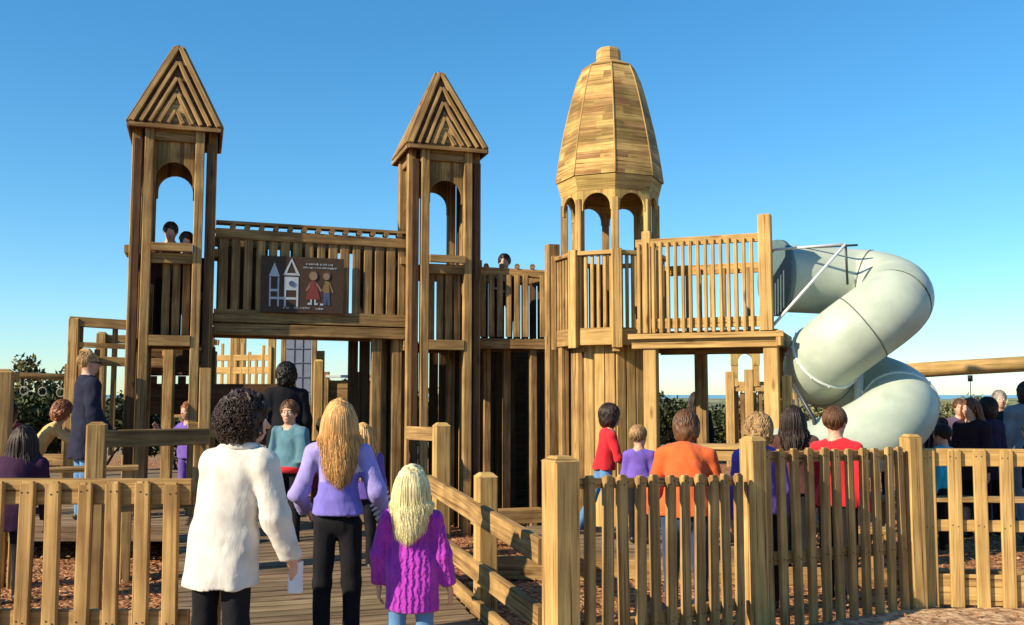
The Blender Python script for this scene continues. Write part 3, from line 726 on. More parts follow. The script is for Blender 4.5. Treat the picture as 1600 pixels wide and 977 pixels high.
# railing left of the boardwalk
lr = root('boardwalk_railing', 'heavy plank railing on square posts left of the boardwalk, behind the left fence', 'railing', (-3.2, 7.5, 0), 0)
one('post', W_FEN, lr, 'post', -3.22, 7.5, 0, 1.49, .145, .145, TH, .02, .012, world=True)
one('post', W_FEN, lr, 'post', -2.58, 8.0, 0, 1.42, .10, .12, TH, 0.0, world=True)
for z in (1.36, .86): one('rail', W_OLD, lr, 'bar', (-3.15, 7.48, z), (-2.50, 7.96, z), .135, .045, world=True)
lr2 = root('boardwalk_railing', 'tall thin post with two short planks beside the dark curly haired woman', 'railing', (-2.95, 9.4, 0), 0)
one('post', W_FEN, lr2, 'post', -2.98, 9.35, 0, 1.96, .11, .11, TH, world=True)
one('rail', W_FEN, lr2, 'bar', (-3.12, 9.3, 1.36), (-2.7, 9.5, 1.36), .15, .045, world=True)
one('rail', W_FEN, lr2, 'bar', (-2.98, 9.30, .86), (-2.75, 9.9, .9), .14, .045, world=True)

# timber edging, steps and benches in the play area
def plank(name, label, cat, a, b, w, t, side=(0, 0, 1), mat=W_MID, grp=None):
    return tag(one(name, mat, None, 'bar', a, b, w, t, side), label, cat, grp)
def bench(label, a, b, h, w=.26, mat=W_MID, name='bench'):
    a = Vector(a); b = Vector(b); d = (b-a).normalized(); n = Vector((-d.y, d.x, 0))
    t = root(name, label, 'bench', tuple(a), 0)
    for s in (-1, 1): one('seat_board', mat, t, 'bar', a+n*s*w*.26+Z1*h, b+n*s*w*.26+Z1*h, w*.48, .045, n, world=True)
    for f in (.08, .92):
        c = a.lerp(b, f); one('leg', mat, t, 'post', c.x, c.y, 0, h-.023, .09, w*.8, math.atan2(d.y, d.x), world=True)
    return t
bench('low wooden bench behind the left fence near the man in the dark coat', (-4.45, 8.55, 0), (-3.45, 8.95, 0), 1.03, .2, W_MID)
bench('bench in the play area behind the right-edge fence', (3.7, 10.2, 0), (6.5, 9.9, 0), .62)
bench('long low bench behind the narrow-slat fence', (1.9, 9.3, 0), (3.5, 9.0, 0), .45)
plank('edging_beam', 'timber edging beam across the bark chips behind the right fences', 'beam', (1.2, 8.9, .07), (7.5, 8.5, .07), .15, .12)
plank('edging_beam', 'timber step edging under the child in the red sweater', 'beam', (-.4, 9.15, .10), (2.2, 8.8, .10), .2, .12)
plank('edging_beam', 'reddish timber step in front of the wall right of the middle tower', 'beam', (-.45, 10.75, .35), (.35, 11.0, .35), .14, .3)
# raised play deck the children on the right stand on
m = MB()
for k in range(9): m.bar((.15, 9.2+k*.142, .29), (2.3, 9.0+k*.142, .29), .13, .04, (0, 1, 0))
m.bar((.15, 9.12, .2), (2.3, 8.92, .2), .17, .04)
tag(m.build('low_play_deck', W_RAMP), kind='structure')
# sand table of fresh boards
st = root('sand_table', 'small square table of fresh boards behind the orange sweater', 'table', (1.95, 9.0, 0), R(-12))
for k in range(4): one('top_board', W_NEW, st, 'bar', (-.22, -.165+k*.11, 1.22), (.22, -.165+k*.11, 1.22), .105, .035, (0, 1, 0))
one('apron', W_NEW, st, 'bar', (-.2, -.18, 1.15), (.2, -.18, 1.15), .10, .03)
for x in (-.17, .17):
    for y in (-.14, .14): one('leg', W_NEW, st, 'post', x, y, 0, 1.2, .07, .07)

# ------------------------------------------------------------------ background structures
# small fort with round-holed panels, left
bf = root('play_fort', 'low timber fort with round holes in its rail left of the left tower', 'fort', (-5.9, 13.0, 0), 0)
for x, y, z in ((-5.75, 12.6, 2.72), (-5.55, 12.5, 2.3), (-4.6, 12.9, 2.6), (-5.9, 13.8, 2.6), (-4.6, 14.2, 2.6)):
    one('post', W_MID, bf, 'post', x, y, 0, z, .13, .13, R(8), .03, world=True)
one('rail', W_MID, bf, 'bar', (-5.8, 12.55, 2.66), (-4.6, 12.95, 2.60), .13, .05, world=True)
one('rail', W_MID, bf, 'bar', (-5.8, 12.55, 2.36), (-4.6, 12.95, 2.32), .07, .05, world=True)
one('rail', W_MID, bf, 'bar', (-5.8, 12.55, 2.15), (-4.6, 12.95, 2.12), .12, .05, world=True)
one('rail', W_MID, bf, 'bar', (-5.9, 13.8, 2.5), (-4.6, 14.2, 2.5), .12, .05, world=True)
for k in range(6):
    x = -5.7+k*.2; one('slat', W_MID, bf, 'post', x, 12.66+k*.07, .9, 2.3 if k % 2 else 2.6, .07, .03, R(8), world=True)
# post at the far left edge
fpost('reddish round-topped post at the far left edge of the photo', -4.55, 8.6, 1.93, .17, R(20), W_MID)
plank('plank', 'slanting plank fixed to the post at the far left edge', 'plank', (-5.2, 9.0, 1.86), (-4.5, 8.75, 1.86), .1, .05)

# chain bridge
DULL = plain('dull_grey_steel', (.25, .25, .23), .6)
cb = root('chain_bridge', 'dark beam hung with pale swinging rings at the left edge', 'climbing frame', (-9, 16, 0), 0)
one('beam', W_OLD, cb, 'tube', [(-10.5, 16.3, 2.12), (-7.2, 15.7, 1.98)], .055, 8, world=True)
for x, y in ((-10.5, 16.3), (-7.2, 15.7)): one('post', W_OLD, cb, 'post', x, y, 0, 2.2, .15, .15, world=True)
for k in range(10):
    f = (k+.5)/10; p = Vector((-10.5, 16.3, 2.12)).lerp(Vector((-7.2, 15.7, 1.98)), f)
    m = MB(); m.tube([p, p-Z1*.18], .007, 5); m.tube([p-Z1*.25+Vector((.07*math.cos(a), 0, .07*math.sin(a))) for a in [i*math.pi/6 for i in range(13)]], .009, 6)
    m.build('ring', DULL, cb, True)
plank('balance_beam', 'thick low log beam in the dark planting at the left edge', 'beam', (-9.5, 14.5, .75), (-6.3, 14.2, .75), .16, .14, mat=W_OLD)

# big play platform seen through the entrance gap
pf = root('play_platform', 'sunlit timber platform with slatted railing seen through the entrance gap', 'platform', (-4.5, 17, 0), 0)
for x, y, z, w in ((-5.35, 17.0, 2.8, .14), (-4.85, 16.8, 2.85, .15), (-4.15, 16.6, 2.9, .13), (-3.95, 16.9, 2.8, .07), (-5.2, 18.5, 2.8, .14), (-4.0, 18.5, 2.8, .14), (-6.1, 17.2, 2.4, .15), (-3.3, 16.5, 2.45, .16)):
    one('post', W_NEW, pf, 'post', x, y, 0, z, w, w, R(10), world=True)
for z, h in ((2.34, .10), (2.12, .12), (1.55, .5)):
    one('rail' if h < .3 else 'side_board', W_NEW if h < .3 else W_OLD, pf, 'bar', (-6.1, 17.1, z), (-4.15, 16.55, z), h, .05, world=True)
for k in range(9): one('slat', W_NEW, pf, 'post', -5.2+k*.13, 16.85-k*.04, 1.6, 2.45+.25*math.sin(k*1.9)*.6, .055, .03, world=True)
m = MB(); m.bar((-6.0, 17.3, 1.85), (-4.2, 16.9, 1.85), .06, 1.3, (0, 0, 1)); m.build('floor', W_MID, pf, True)
one('roof_board', W_NEW, pf, 'bar', (-6.0, 17.0, 2.52), (-5.3, 16.9, 2.15), .22, .05, world=True)
one('roof_board', W_NEW, pf, 'bar', (-6.3, 17.2, 2.75), (-5.2, 17.0, 2.62), .10, .05, world=True)

cl = root('climbing_wall', 'blue grey climbing panel with a grid of lines behind the bridge', 'climbing wall', (-3.6, 16.2, 0), R(6))
BG = plain('blue_grey_panel', (.19, .22, .30), .6)
one('panel', BG, cl, 'bar', (0, 0, 0.2), (0, 0, 2.74), .42, .05, (1, 0, 0))
for k in range(9): one('groove_strip', plain('dark_groove', (.09, .10, .15), .7) if k == 0 else bpy.data.materials['dark_groove'], cl, 'bar', (-.2, -.03, .55+k*.24), (.2, -.03, .55+k*.24), .015, .014)
for x in (-.07, .07): one('groove_strip', bpy.data.materials['dark_groove'], cl, 'bar', (x, -.030, .3), (x, -.030, 2.65), .012, .011, (1, 0, 0))
for x in (-.25, .26): one('post', W_OLD, cl, 'post', x, .02, 0, 2.8, .08, .1)
fpost('bright square post standing right of the blue grey climbing panel', -3.14, 15.6, 2.27, .15, R(12), W_NEW)
ct = root('crossbar_frame', 'white crossbar on two posts right of the climbing panel', 'frame', (-3.0, 16.8, 0), 0)
one('crossbar', METAL, ct, 'bar', (-3.25, 16.8, 2.02), (-2.1, 16.9, 2.02), .05, .04, world=True)
for x in (-3.25, -2.65, -2.1): one('post', W_OLD, ct, 'post', x, 16.85, 0, 2.1, .1, .1, world=True)
one('side_board', W_OLD, ct, 'bar', (-3.2, 16.9, 1.7), (-2.1, 16.95, 1.7), .5, .04, world=True)
# dark screen behind the left tower's lower opening
sc = root('slatted_screen', 'dark boarded screen with a row of small gaps behind the left tower', 'screen', (-4.6, 13.2, 0), R(10))
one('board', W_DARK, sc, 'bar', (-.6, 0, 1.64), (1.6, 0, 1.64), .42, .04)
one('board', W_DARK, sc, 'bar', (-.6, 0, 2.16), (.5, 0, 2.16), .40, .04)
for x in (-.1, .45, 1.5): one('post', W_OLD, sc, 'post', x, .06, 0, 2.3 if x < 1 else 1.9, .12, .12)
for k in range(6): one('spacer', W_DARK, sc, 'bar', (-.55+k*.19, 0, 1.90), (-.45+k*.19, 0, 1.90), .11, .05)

backing = root('dark_backing', 'added dark boarded box standing in for shade in the passage under the walkway', 'backing', (-.9, 13.6, 0), R(10))  # added dark box that deepens the shade under the walkway
for a_, b_ in (((0, 0), (2.0, 0)), ((2.0, 0), (2.0, 1.2)), ((0, 0), (0, 1.2))): one('wall', W_DARK, backing, 'bar', (*a_, 1.2), (*b_, 1.2), 2.4, .04)
one('roof', W_DARK, backing, 'bar', (-.05, .6, 2.43), (2.05, .6, 2.43), 1.3, .04, (0, 1, 0))
# distant castle, right
dc = root('distant_castle', 'far off small timber castle with an arch on top, under the high platform', 'castle', (5.2, 23, 0), R(-4))
for x, z in ((0, 2.25), (.45, 2.3), (1.15, 2.2)): one('post', W_NEW, dc, 'post', x, 0, 0, z, .18, .18)
for k in range(9): one('slat', W_OLD, dc, 'post', .02+k*.14, .04, .3, 1.75+.06*(k % 2), .10, .04)
one('rail', W_NEW, dc, 'bar', (-.1, -.02, 1.85), (1.3, -.02, 1.85), .14, .06); one('rail', W_MID, dc, 'bar', (-.1, -.02, .5), (1.3, -.02, .5), .14, .06)
for x in (.12, .62): one('post', W_NEW, dc, 'post', x, .0, 1.9, 2.75, .15, .15)
m = MB(); arch_board(m, (.37, -.09, 0), (1, 0, 0), 2.4, 2.86, .68, .17, 2.5, .1, (0, -1, 0)); m.build('arch_panel', W_NEW, dc)
for z in (1.95,): one('rail', W_NEW, dc, 'bar', (.2, .6, z), (1.3, .6, z), .14, .06)
# swing set
sw = root('swing_frame', 'long pale log swing beam on slanted legs right of the slide', 'swing', (4.7, 16, 0), 0)
a, b = at(1236, 592, 16.2), at(1760, 560, 15.0)
one('beam', W_NEW, sw, 'tube', [a, a.lerp(b, .5)+Z1*.015, b], .125, 14, world=True)
for q, s in ((a, 1), (b, 1)):
    for dy in (-.85, .85): one('leg', W_FEN, sw, 'tube', [(q.x, q.y, q.z-.05), (q.x-.05, q.y+dy, 0)], .085, 10, world=True)
for px in (1525, 1640):
    q = a.lerp(b, (px-1236)/524)
    m = MB(); m.tube([q-Z1*.12, q-Z1*.22], .04, 8); m.tube([q-Z1*.22, q-Z1*1.5], .007, 5); m.build('hanger', DKMETAL, sw, True)
# slanted dark ladder pole by the slide
tag(one('slanted_pole', DKMETAL, None, 'tube', [at(1212, 618, 10.9), at(1234, 565, 11.2)], .02, 8), 'thin slanted steel pole rising left of the slide', 'pole')
tag(one('slanted_pole', DKMETAL, None, 'tube', [at(1240, 600, 9.9), at(1272, 655, 9.8), Vector((at(1290, 700, 9.8).x, 9.8, 0))], .022, 8), 'curved dark hose-like pole hanging under the slide', 'pole')

# ------------------------------------------------------------------ planting
def leafmat(name, c1, c2):
    m, t, N, L, b = nt(name)
    geo = N.new('ShaderNodeNewGeometry'); cr = N.new('ShaderNodeValToRGB')
    cr.color_ramp.elements[0].color = (*c1, 1); cr.color_ramp.elements[1].color = (*c2, 1)
    L.new(geo.outputs['Random Per Island'], cr.inputs[0]); L.new(cr.outputs[0], b.inputs['Base Color'])
    b.inputs['Roughness'].default_value = .7; b.inputs['Specular IOR Level'].default_value = .2
    return m
LF_D = leafmat('dark_leaf', (.012, .02, .008), (.07, .085, .028)); LF_O = leafmat('olive_leaf', (.05, .045, .015), (.16, .14, .05)); LF_G = leafmat('scrub_leaf', (.09, .10, .04), (.26, .25, .12))
BARK = noisy('bark', (.06, .04, .025), (.16, .11, .07), 12, .9, .6, .01)
def shrub(label, x, y, rx, ry, h, n, mat, leaf, grp, seed, z0=0.0):
    rs = np.random.RandomState(seed)
    t = root('shrub', label, 'shrub', (x, y, z0), 0, grp)
    nb = 14; bc = np.stack([rs.uniform(-.7, .7, nb)*rx, rs.uniform(-.7, .7, nb)*ry, rs.uniform(.35, .8, nb)*h], 1); br_ = rs.uniform(.22, .42, nb)
    bi = rs.randint(0, nb, n); dirn = rs.randn(n, 3); dirn /= np.linalg.norm(dirn, axis=1)[:, None]
    rad_ = br_[bi][:, None]*rs.uniform(.55, 1.05, (n, 1))
    P = bc[bi] + dirn*rad_*np.array([rx, ry, h*.75]); P[:, 2] = np.clip(P[:, 2], .03, None)
    a = rs.randn(n, 3); a /= np.linalg.norm(a, axis=1)[:, None]; b = np.cross(a, rs.randn(n, 3)); b /= np.linalg.norm(b, axis=1)[:, None]
    l = leaf*rs.uniform(.6, 1.4, (n, 1))
    v = np.stack([P-a*l, P+b*l*.4, P+a*l, P-b*l*.4], 1).reshape(-1, 3)
    me = bpy.data.meshes.new('foliage'); me.from_pydata(v.tolist(), [], np.arange(4*n).reshape(-1, 4).tolist()); me.materials.append(mat)
    link_mesh('foliage', me, t)
    m = MB()
    for c in bc[:8]: m.tube([(c[0]*.15, c[1]*.15, 0), (c[0]*.5, c[1]*.5, c[2]*.5), tuple(c)], [.035, .022, .01], 5)
    m.build('stem', BARK, t)
GH = 'dark shrubs behind the playground'
shrub('olive brown rounded bush rising above the chain bridge at left', -9.6, 20.5, 1.0, 1.0, 2.38, 5200, LF_O, .07, GH, 1)
hd = [(-11.5, 19, 1.6, 1.75), (-9.6, 18.4, 1.5, 1.7), (-8.2, 18.8, 1.4, 1.75), (-6.6, 19.4, 1.4, 1.6)]
for i, (x, y, r, h) in enumerate(hd):
    shrub(['dark evergreen bush at the far left edge under the ring beam', 'dark evergreen bush left of the man in the dark coat', 'dark evergreen bush just behind the man in the dark coat', 'dark bush half hidden by the left fort'][i], x, y, r, 1, h, 4200, LF_D, .07, GH, 10+i)
for i, (x, y, r, h) in enumerate([(3.1, 24, 1.7, 1.9), (5.0, 26, 1.6, 1.6), (1.9, 25, 1.5, 1.7)]):
    shrub(['dark bush seen between the legs of the high platform', 'dark bush beside the distant castle', 'dark bush behind the turret wall'][i], x, y, r, 1, h, 3800, LF_D, .08, GH, 30+i)
for i, (x, y, r, h) in enumerate([(7.4, 27, 1.7, 1.75), (11.8, 30, 2.0, 1.7), (15.5, 33, 2.4, 1.7), (-2.2, 27, 2.2, 1.9), (-4.6, 26, 2.0, 2.0)]):
    shrub(['olive scrub bush left of the slide foot', 'olive scrub bush behind the crowd right of the slide', 'olive scrub bush at the right edge beyond the crowd', 'olive scrub bush seen far through the entrance gap', 'olive scrub bush behind the climbing panel'][i], x, y, r, 1.2, h, 3200, LF_G, .09, 'olive scrub bushes beyond the playground', 50+i)
# far scrub on the dunes
rs = np.random.RandomState(9); n = 9000
Yd = 34 + 190*rs.rand(n)**1.6; Xd = (rs.rand(n)*2-1)*Yd*.75; zz = rs.rand(n)**1.5*.5
P = np.stack([Xd, Yd, zz-.05], 1); P += rs.randn(n, 3)*np.array([.5, .5, .02]); a = rs.randn(n, 3)*np.array([1, 1, .4]); a /= np.linalg.norm(a, axis=1)[:, None]; b = np.cross(a, rs.randn(n, 3)); b /= np.linalg.norm(b, axis=1)[:, None]
l = .28*rs.uniform(.5, 1.4, (n, 1)); v = np.stack([P-a*l, P+b*l*.5, P+a*l, P-b*l*.5], 1).reshape(-1, 3)
me = bpy.data.meshes.new('dune_scrub'); me.from_pydata(v.tolist(), [], np.arange(4*n).reshape(-1, 4).tolist()); me.materials.append(LF_G)
tag(link_mesh('dune_scrub', me), 'pale green scrub covering the far dunes', 'scrub', kind='stuff')
# loose bark chips
rs = np.random.RandomState(4); n = 15000
Xd = rs.uniform(-6, 7, n); Yd = rs.uniform(5.2, 13, n); P = np.stack([Xd, Yd, np.full(n, .018)+rs.rand(n)*.02], 1)
a = rs.randn(n, 3)*np.array([1, 1, .35]); a /= np.linalg.norm(a, axis=1)[:, None]; b = np.cross(a, [0, 0, 1]+rs.randn(n, 3)*.5); b /= np.linalg.norm(b, axis=1)[:, None]
l = .028*rs.uniform(.5, 1.4, (n, 1)); v = np.stack([P-a*l, P+b*l*.45, P+a*l, P-b*l*.45], 1).reshape(-1, 3)
onp = ((Xd > .9) & (Yd < 7.0+(Xd-1.75)*.53)) | ((Xd > 3.2) & (Yd < 7.7)); keep = ~onp | (rs.rand(n) < .35); v.reshape(-1, 4, 3)[onp, :, 2] += .022; v = v.reshape(-1, 4, 3)[keep].reshape(-1, 3); n = int(keep.sum())
me = bpy.data.meshes.new('bark_chips'); me.from_pydata(v.tolist(), [], np.arange(4*n).reshape(-1, 4).tolist()); me.materials.append(leafmat('bark_chip', (.14, .055, .025), (.50, .28, .15)))
tag(link_mesh('bark_chips', me), 'reddish brown bark chips covering the play area', 'bark chips', kind='stuff')
# ------------------------------------------------------------------ people: implicit bodies meshed by surface nets
def vec(a): return np.array(a, dtype=np.float32)
def smin(a, b, k):
    if k <= 0: return np.minimum(a, b)
    h = np.clip(0.5+0.5*(b-a)/k, 0, 1); return b*(1-h)+a*h-k*h*(1-h)
def cone(P, a, b, ra, rb, side=None, depth=1.0):
    a = vec(a); b = vec(b); ab = b-a; pa = P-a
    h = np.clip((pa@ab)/max(1e-9, float(ab@ab)), 0, 1)
    q = pa-h[..., None]*ab; r = ra+(rb-ra)*h
    if side is None: return np.sqrt((q*q).sum(-1))-r
    ax = ab/np.linalg.norm(ab); s = vec(side); s = s-ax*(s@ax); s /= np.linalg.norm(s); dn = np.cross(ax, s)
    qs = q@s; qd = (q@dn)/depth; qa = q@ax
    l = np.sqrt(qs*qs+qd*qd+qa*qa); return (l-r)*(0.5+0.5*depth)
def ell(P, c, r):
    r = vec(r); p = P-vec(c); k0 = np.sqrt(((p/r)**2).sum(-1)); k1 = np.sqrt(((p/(r*r))**2).sum(-1))+1e-9
    return k0*(k0-1)/k1
def nets(fn, lo, hi, h):
    lo = vec(lo); hi = vec(hi); n = np.ceil((hi-lo)/h).astype(int)+1
    g = [lo[i]+h*np.arange(n[i], dtype=np.float32) for i in range(3)]
    X, Y, Z = np.meshgrid(*g, indexing='ij'); D = fn(np.stack([X, Y, Z], -1)).astype(np.float32)
    D[0] = D[-1] = .1; D[:, 0] = D[:, -1] = .1; D[:, :, 0] = D[:, :, -1] = .1
    S = D < 0; c = S[:-1, :-1, :-1].astype(int)*0
    for i in (0, 1):
        for j in (0, 1):
            for k in (0, 1): c += S[i:n[0]-1+i, j:n[1]-1+j, k:n[2]-1+k]
    act = (c > 0) & (c < 8); I = np.argwhere(act)
    if len(I) == 0: return [], []
    acc = np.zeros((len(I), 3)); cnt = np.zeros(len(I))
    C = [(i, j, k) for i in (0, 1) for j in (0, 1) for k in (0, 1)]
    for p in C:
        for ax in range(3):
            if p[ax]: continue
            q = list(p); q[ax] = 1
            d0 = D[I[:, 0]+p[0], I[:, 1]+p[1], I[:, 2]+p[2]]; d1 = D[I[:, 0]+q[0], I[:, 1]+q[1], I[:, 2]+q[2]]
            m = (d0 < 0) != (d1 < 0); t = np.where(m, d0/np.where(m, d0-d1, 1), 0)
            o = np.tile(np.array(p, float), (len(I), 1)); o[:, ax] += t
            acc += o*m[:, None]; cnt += m
    Vt = (I+acc/cnt[:, None])*h+lo
    idm = -np.ones(act.shape, int); idm[tuple(I.T)] = np.arange(len(I))
    F = []
    for ax in range(3):
        sl0 = [slice(None)]*3; sl1 = [slice(None)]*3; sl0[ax] = slice(0, -1); sl1[ax] = slice(1, None)
        A = S[tuple(sl0)]; B = S[tuple(sl1)]; E = np.argwhere(A != B)
        u, w = (ax+1) % 3, (ax+2) % 3
        E = E[(E[:, u] > 0) & (E[:, w] > 0) & (E[:, u] < n[u]-1) & (E[:, w] < n[w]-1)]
        ins = A[tuple(E.T)]
        def cell(du, dw):
            e = E.copy(); e[:, u] -= du; e[:, w] -= dw; return idm[tuple(e.T)]
        q = np.stack([cell(1, 1), cell(0, 1), cell(0, 0), cell(1, 0)], 1)
        q[~ins] = q[~ins][:, ::-1]; F.append(q)
    F = np.concatenate(F); return Vt, F[(F >= 0).all(1)]
def folds(P, amp, f=14, seed=0):
    rs = np.random.RandomState(seed); o = 0; W = np.sin(P[..., 2]*f*.7+P[..., 0]*f*.5+seed)*.6
    for k in range(5):
        d = rs.randn(3); d /= np.linalg.norm(d); d[2] *= .35
        o = o+np.sin((P@vec(d))*f*(1+.45*k)+W*(1+.4*k)+rs.rand()*6.28)/(1+.55*k)
    return (np.minimum(np.abs(o), 1.1)-.55)*amp*1.3
def smoothmesh(name, parts, mats, parent):
    """parts: list of (verts, faces, material index) joined into ONE mesh"""
    vs = []; fs = []; mi = []; off = 0
    for v, f, k in parts:
        if len(v) == 0: continue
        vs.append(np.asarray(v, dtype=float)); f = np.asarray(f); fs += (f+off).tolist(); mi += [k]*len(f); off += len(v)
    me = bpy.data.meshes.new(name); me.from_pydata(np.concatenate(vs).tolist(), [], fs)
    for m in mats: me.materials.append(m)
    me.polygons.foreach_set('material_index', mi); me.polygons.foreach_set('use_smooth', [True]*len(fs)); me.update()
    return link_mesh(name, me, parent)
def ball(c, r, n=8):
    v = [(c[0], c[1], c[2]+r)]; f = []
    for i in range(1, n):
        a = math.pi*i/n
        for k in range(2*n): b = math.pi*k/n; v.append((c[0]+r*math.sin(a)*math.cos(b), c[1]+r*math.sin(a)*math.sin(b), c[2]+r*math.cos(a)))
    v.append((c[0], c[1], c[2]-r)); m = 2*n
    for i in range(n-2):
        for k in range(m): f.append((1+i*m+k, 1+(i+1)*m+k, 1+(i+1)*m+(k+1) % m, 1+i*m+(k+1) % m))
    for k in range(m): f.append((0, 1+k, 1+(k+1) % m, 1+(k+1) % m)); f.append((len(v)-1, 1+(n-2)*m+(k+1) % m, 1+(n-2)*m+k, 1+(n-2)*m+k))
    f = [tuple(dict.fromkeys(q)) for q in f]
    return v, [q if len(q) == 4 else q+(q[-1],) for q in f]
def unit(a): a = np.array(a, float); return a/np.linalg.norm(a)

def person(label, loc, yaw, H, hd, top, legc, hair, haircol, arms=None, legs=None, lean=(0, 0), headyaw=0, headpitch=0,
           hem=.50, bulk=1.0, sleeve=1.0, sl_r=1.0, hemw=1.0, fold=.006, res=.016, fine=False, knit=0, shoe=None, long=0.42, skirt=None,
           neckcol=None, group=None, z_sit=None, girth=1.0, hairlen=None, colpatch=None, stomp=0):
    """facing local +Y.  arms / legs: two (upper direction, lower direction) pairs, right side (+X) first"""
    t = root('person', label, 'person', loc, yaw, group)
    g = girth; s_ = hd/.23
    neck = H-hd-.035*s_; shz = neck-.05*H/1.7; sw = (.105*H)*g**.5
    hipz = .515*H; hw = .052*H*g; lean = np.array([lean[0], lean[1], 0.])
    def sp(z):   # a point on the spine, leaning from the hip up
        k = max(0, (z-hipz))/(shz-hipz); return np.array([0, 0, z])+lean*k*(.7+.3*k)
    arms = arms or (((.16, 0, -1), (.05, .18, -1)), ((-.16, 0, -1), (-.05, .18, -1)))
    legs = legs or (((.04, 0, -1), (0, 0, -1)), ((-.04, 0, -1), (0, 0, -1)))
    ua, fa, hl = .172*H, .145*H, .105*H
    J = []
    for sgn, (d0, d1) in zip((1, -1), arms):
        S0 = sp(neck-.085*H/1.7)+np.array([sgn*sw, 0, 0]); E = S0+unit(d0)*ua; Wr = E+unit(d1)*fa; J.append((S0, E, Wr, unit(d1), sgn))
    G = []; tl, sl = .235*H, .235*H
    for sgn, (d0, d1) in zip((1, -1), legs):
        h0 = np.array([sgn*hw, 0, hipz-.02*H]); k = h0+unit(d0)*tl; a = k+unit(d1)*sl; G.append((h0, k, a, sgn))
    low = min(q[2][2] for q in G)-.042*H
    if z_sit is None:
        for lst in (J, G):
            pass
    dz = -low
    shift = np.array([0, 0, dz])
    J = [(a+shift, b+shift, c+shift, d, s) for a, b, c, d, s in J]; G = [(a+shift, b+shift, c+shift, s) for a, b, c, s in G]
    SP = lambda z: sp(z)+shift
    nk = SP(neck); hc = nk+np.array([0, .012, .5*hd+.02*s_])+lean*.12
    cy, sy = math.cos(headyaw), math.sin(headyaw); cp, sn = math.cos(headpitch), math.sin(headpitch)
    Rm = np.array([[cy, -sy, 0], [sy, cy, 0], [0, 0, 1]])@np.array([[1, 0, 0], [0, cp, -sn], [0, sn, cp]])
    Rf = Rm.astype(np.float32)
    def hp(P): return ((P-vec(hc))@Rf)/s_
    def h2w(p): return Rm@(np.array(p)*s_)+hc
    def head(P):
        q = hp(P)
        d = ell(q, (0, -.014, .022), (.074, .092, .090))
        d = smin(d, ell(q, (0, .022, -.03), (.058, .066, .078)), .03)
        d = smin(d, ell(q, (0, .04, -.078), (.036, .038, .032)), .03)
        d = smin(d, cone(q, (0, .083, .002), (0, .104, -.032), .007, .0125), .014)
        d = smin(d, ell(q, (0, .078, .026), (.05, .016, .010)), .014)
        for s in (-1, 1):
            d = -smin(-d, ell(q, (s*.029, .098, .004), (.017, .017, .012)), .012)
            d = smin(d, ell(q, (s*.074, -.008, -.012), (.010, .020, .030)), .006)
            d = smin(d, ell(q, (s*.036, .062, -.03), (.02, .018, .018)), .02)
        d = smin(d, ell(q, (0, .083, -.062), (.022, .011, .007)), .006)
        return d*s_
    f = H/1.7
    def body(P):
        d = cone(P, nk-np.array([0, .01, .03*s_]), hc+np.array([0, -.012*s_, -.03*s_]), .052*s_*g**.3, .05*s_)
        d = smin(d, head(P), .03*s_)
        tors = cone(P, SP(shz-.09*f), SP(hipz+.12*f), .135*f*g, .115*f*g, (1, 0, 0), .66)
        tors = smin(tors, cone(P, SP(hipz+.10*f), SP(hipz), .12*f*g, .135*f*g, (1, 0, 0), .72), .06*f)
        tors = smin(tors, np.minimum(cone(P, nk-np.array([0, .01, .02*f]), J[0][0], .045*f, .048*f), cone(P, nk-np.array([0, .01, .02*f]), J[1][0], .045*f, .048*f)), .06*f)
        d = smin(d, tors, .04*f)
        for S0, E, Wr, dd, s in J:
            d = smin(d, cone(P, S0, E, .047*f, .038*f), .03*f); d = smin(d, cone(P, E, Wr, .038*f, .026*f), .02*f)
        for h0, k, a, s in G:
            d = smin(d, cone(P, h0, k, .078*f*g, .052*f), .03*f); d = smin(d, cone(P, k, a, .052*f, .034*f), .02*f)
            d = smin(d, cone(P, a+np.array([0, -.02, -.02*f]), a+np.array([s*.01, .13*f, -.035*f]), .03*f, .026*f), .02*f)
        return d
    pts = np.array([q for j in J for q in j[:3]]+[q for q_ in G for q in q_[:3]]+[hc, nk]); lo = pts.min(0)-.22; hi = pts.max(0)+.22; lo[2] = -.03; hi[2] = hc[2]+.2
    parts = []
    v, fc = nets(body, lo, hi, res*(.75 if fine else 1)); parts.append((v, fc, 0))
    if fine:   # finer head replaces nothing, it sits on the same surface
        v, fc = nets(lambda P: smin(head(P), cone(P, nk, hc+np.array([0, -.012*s_, -.03*s_]), .05*s_, .05*s_), .03*s_)-.0006, hc-.17*s_, hc+.17*s_, .0052); parts.append((v, fc, 0))
    for s in (-1, 1):
        v, fc = ball(h2w((s*.029, .078, .003)), .0115*s_); parts.append((v, fc, 1))
        v, fc = ball(h2w((s*.029, .0865, .003)), .0058*s_, 6); parts.append((v, fc, 2))
    v, fc = nets(lambda P: ell(hp(P), (0, .0865, -.062), (.021, .0095, .0055))*s_, h2w((0, .085, -.062))-.035*s_, h2w((0, .085, -.062))+.035*s_, .004); parts.append((v, fc, 3))
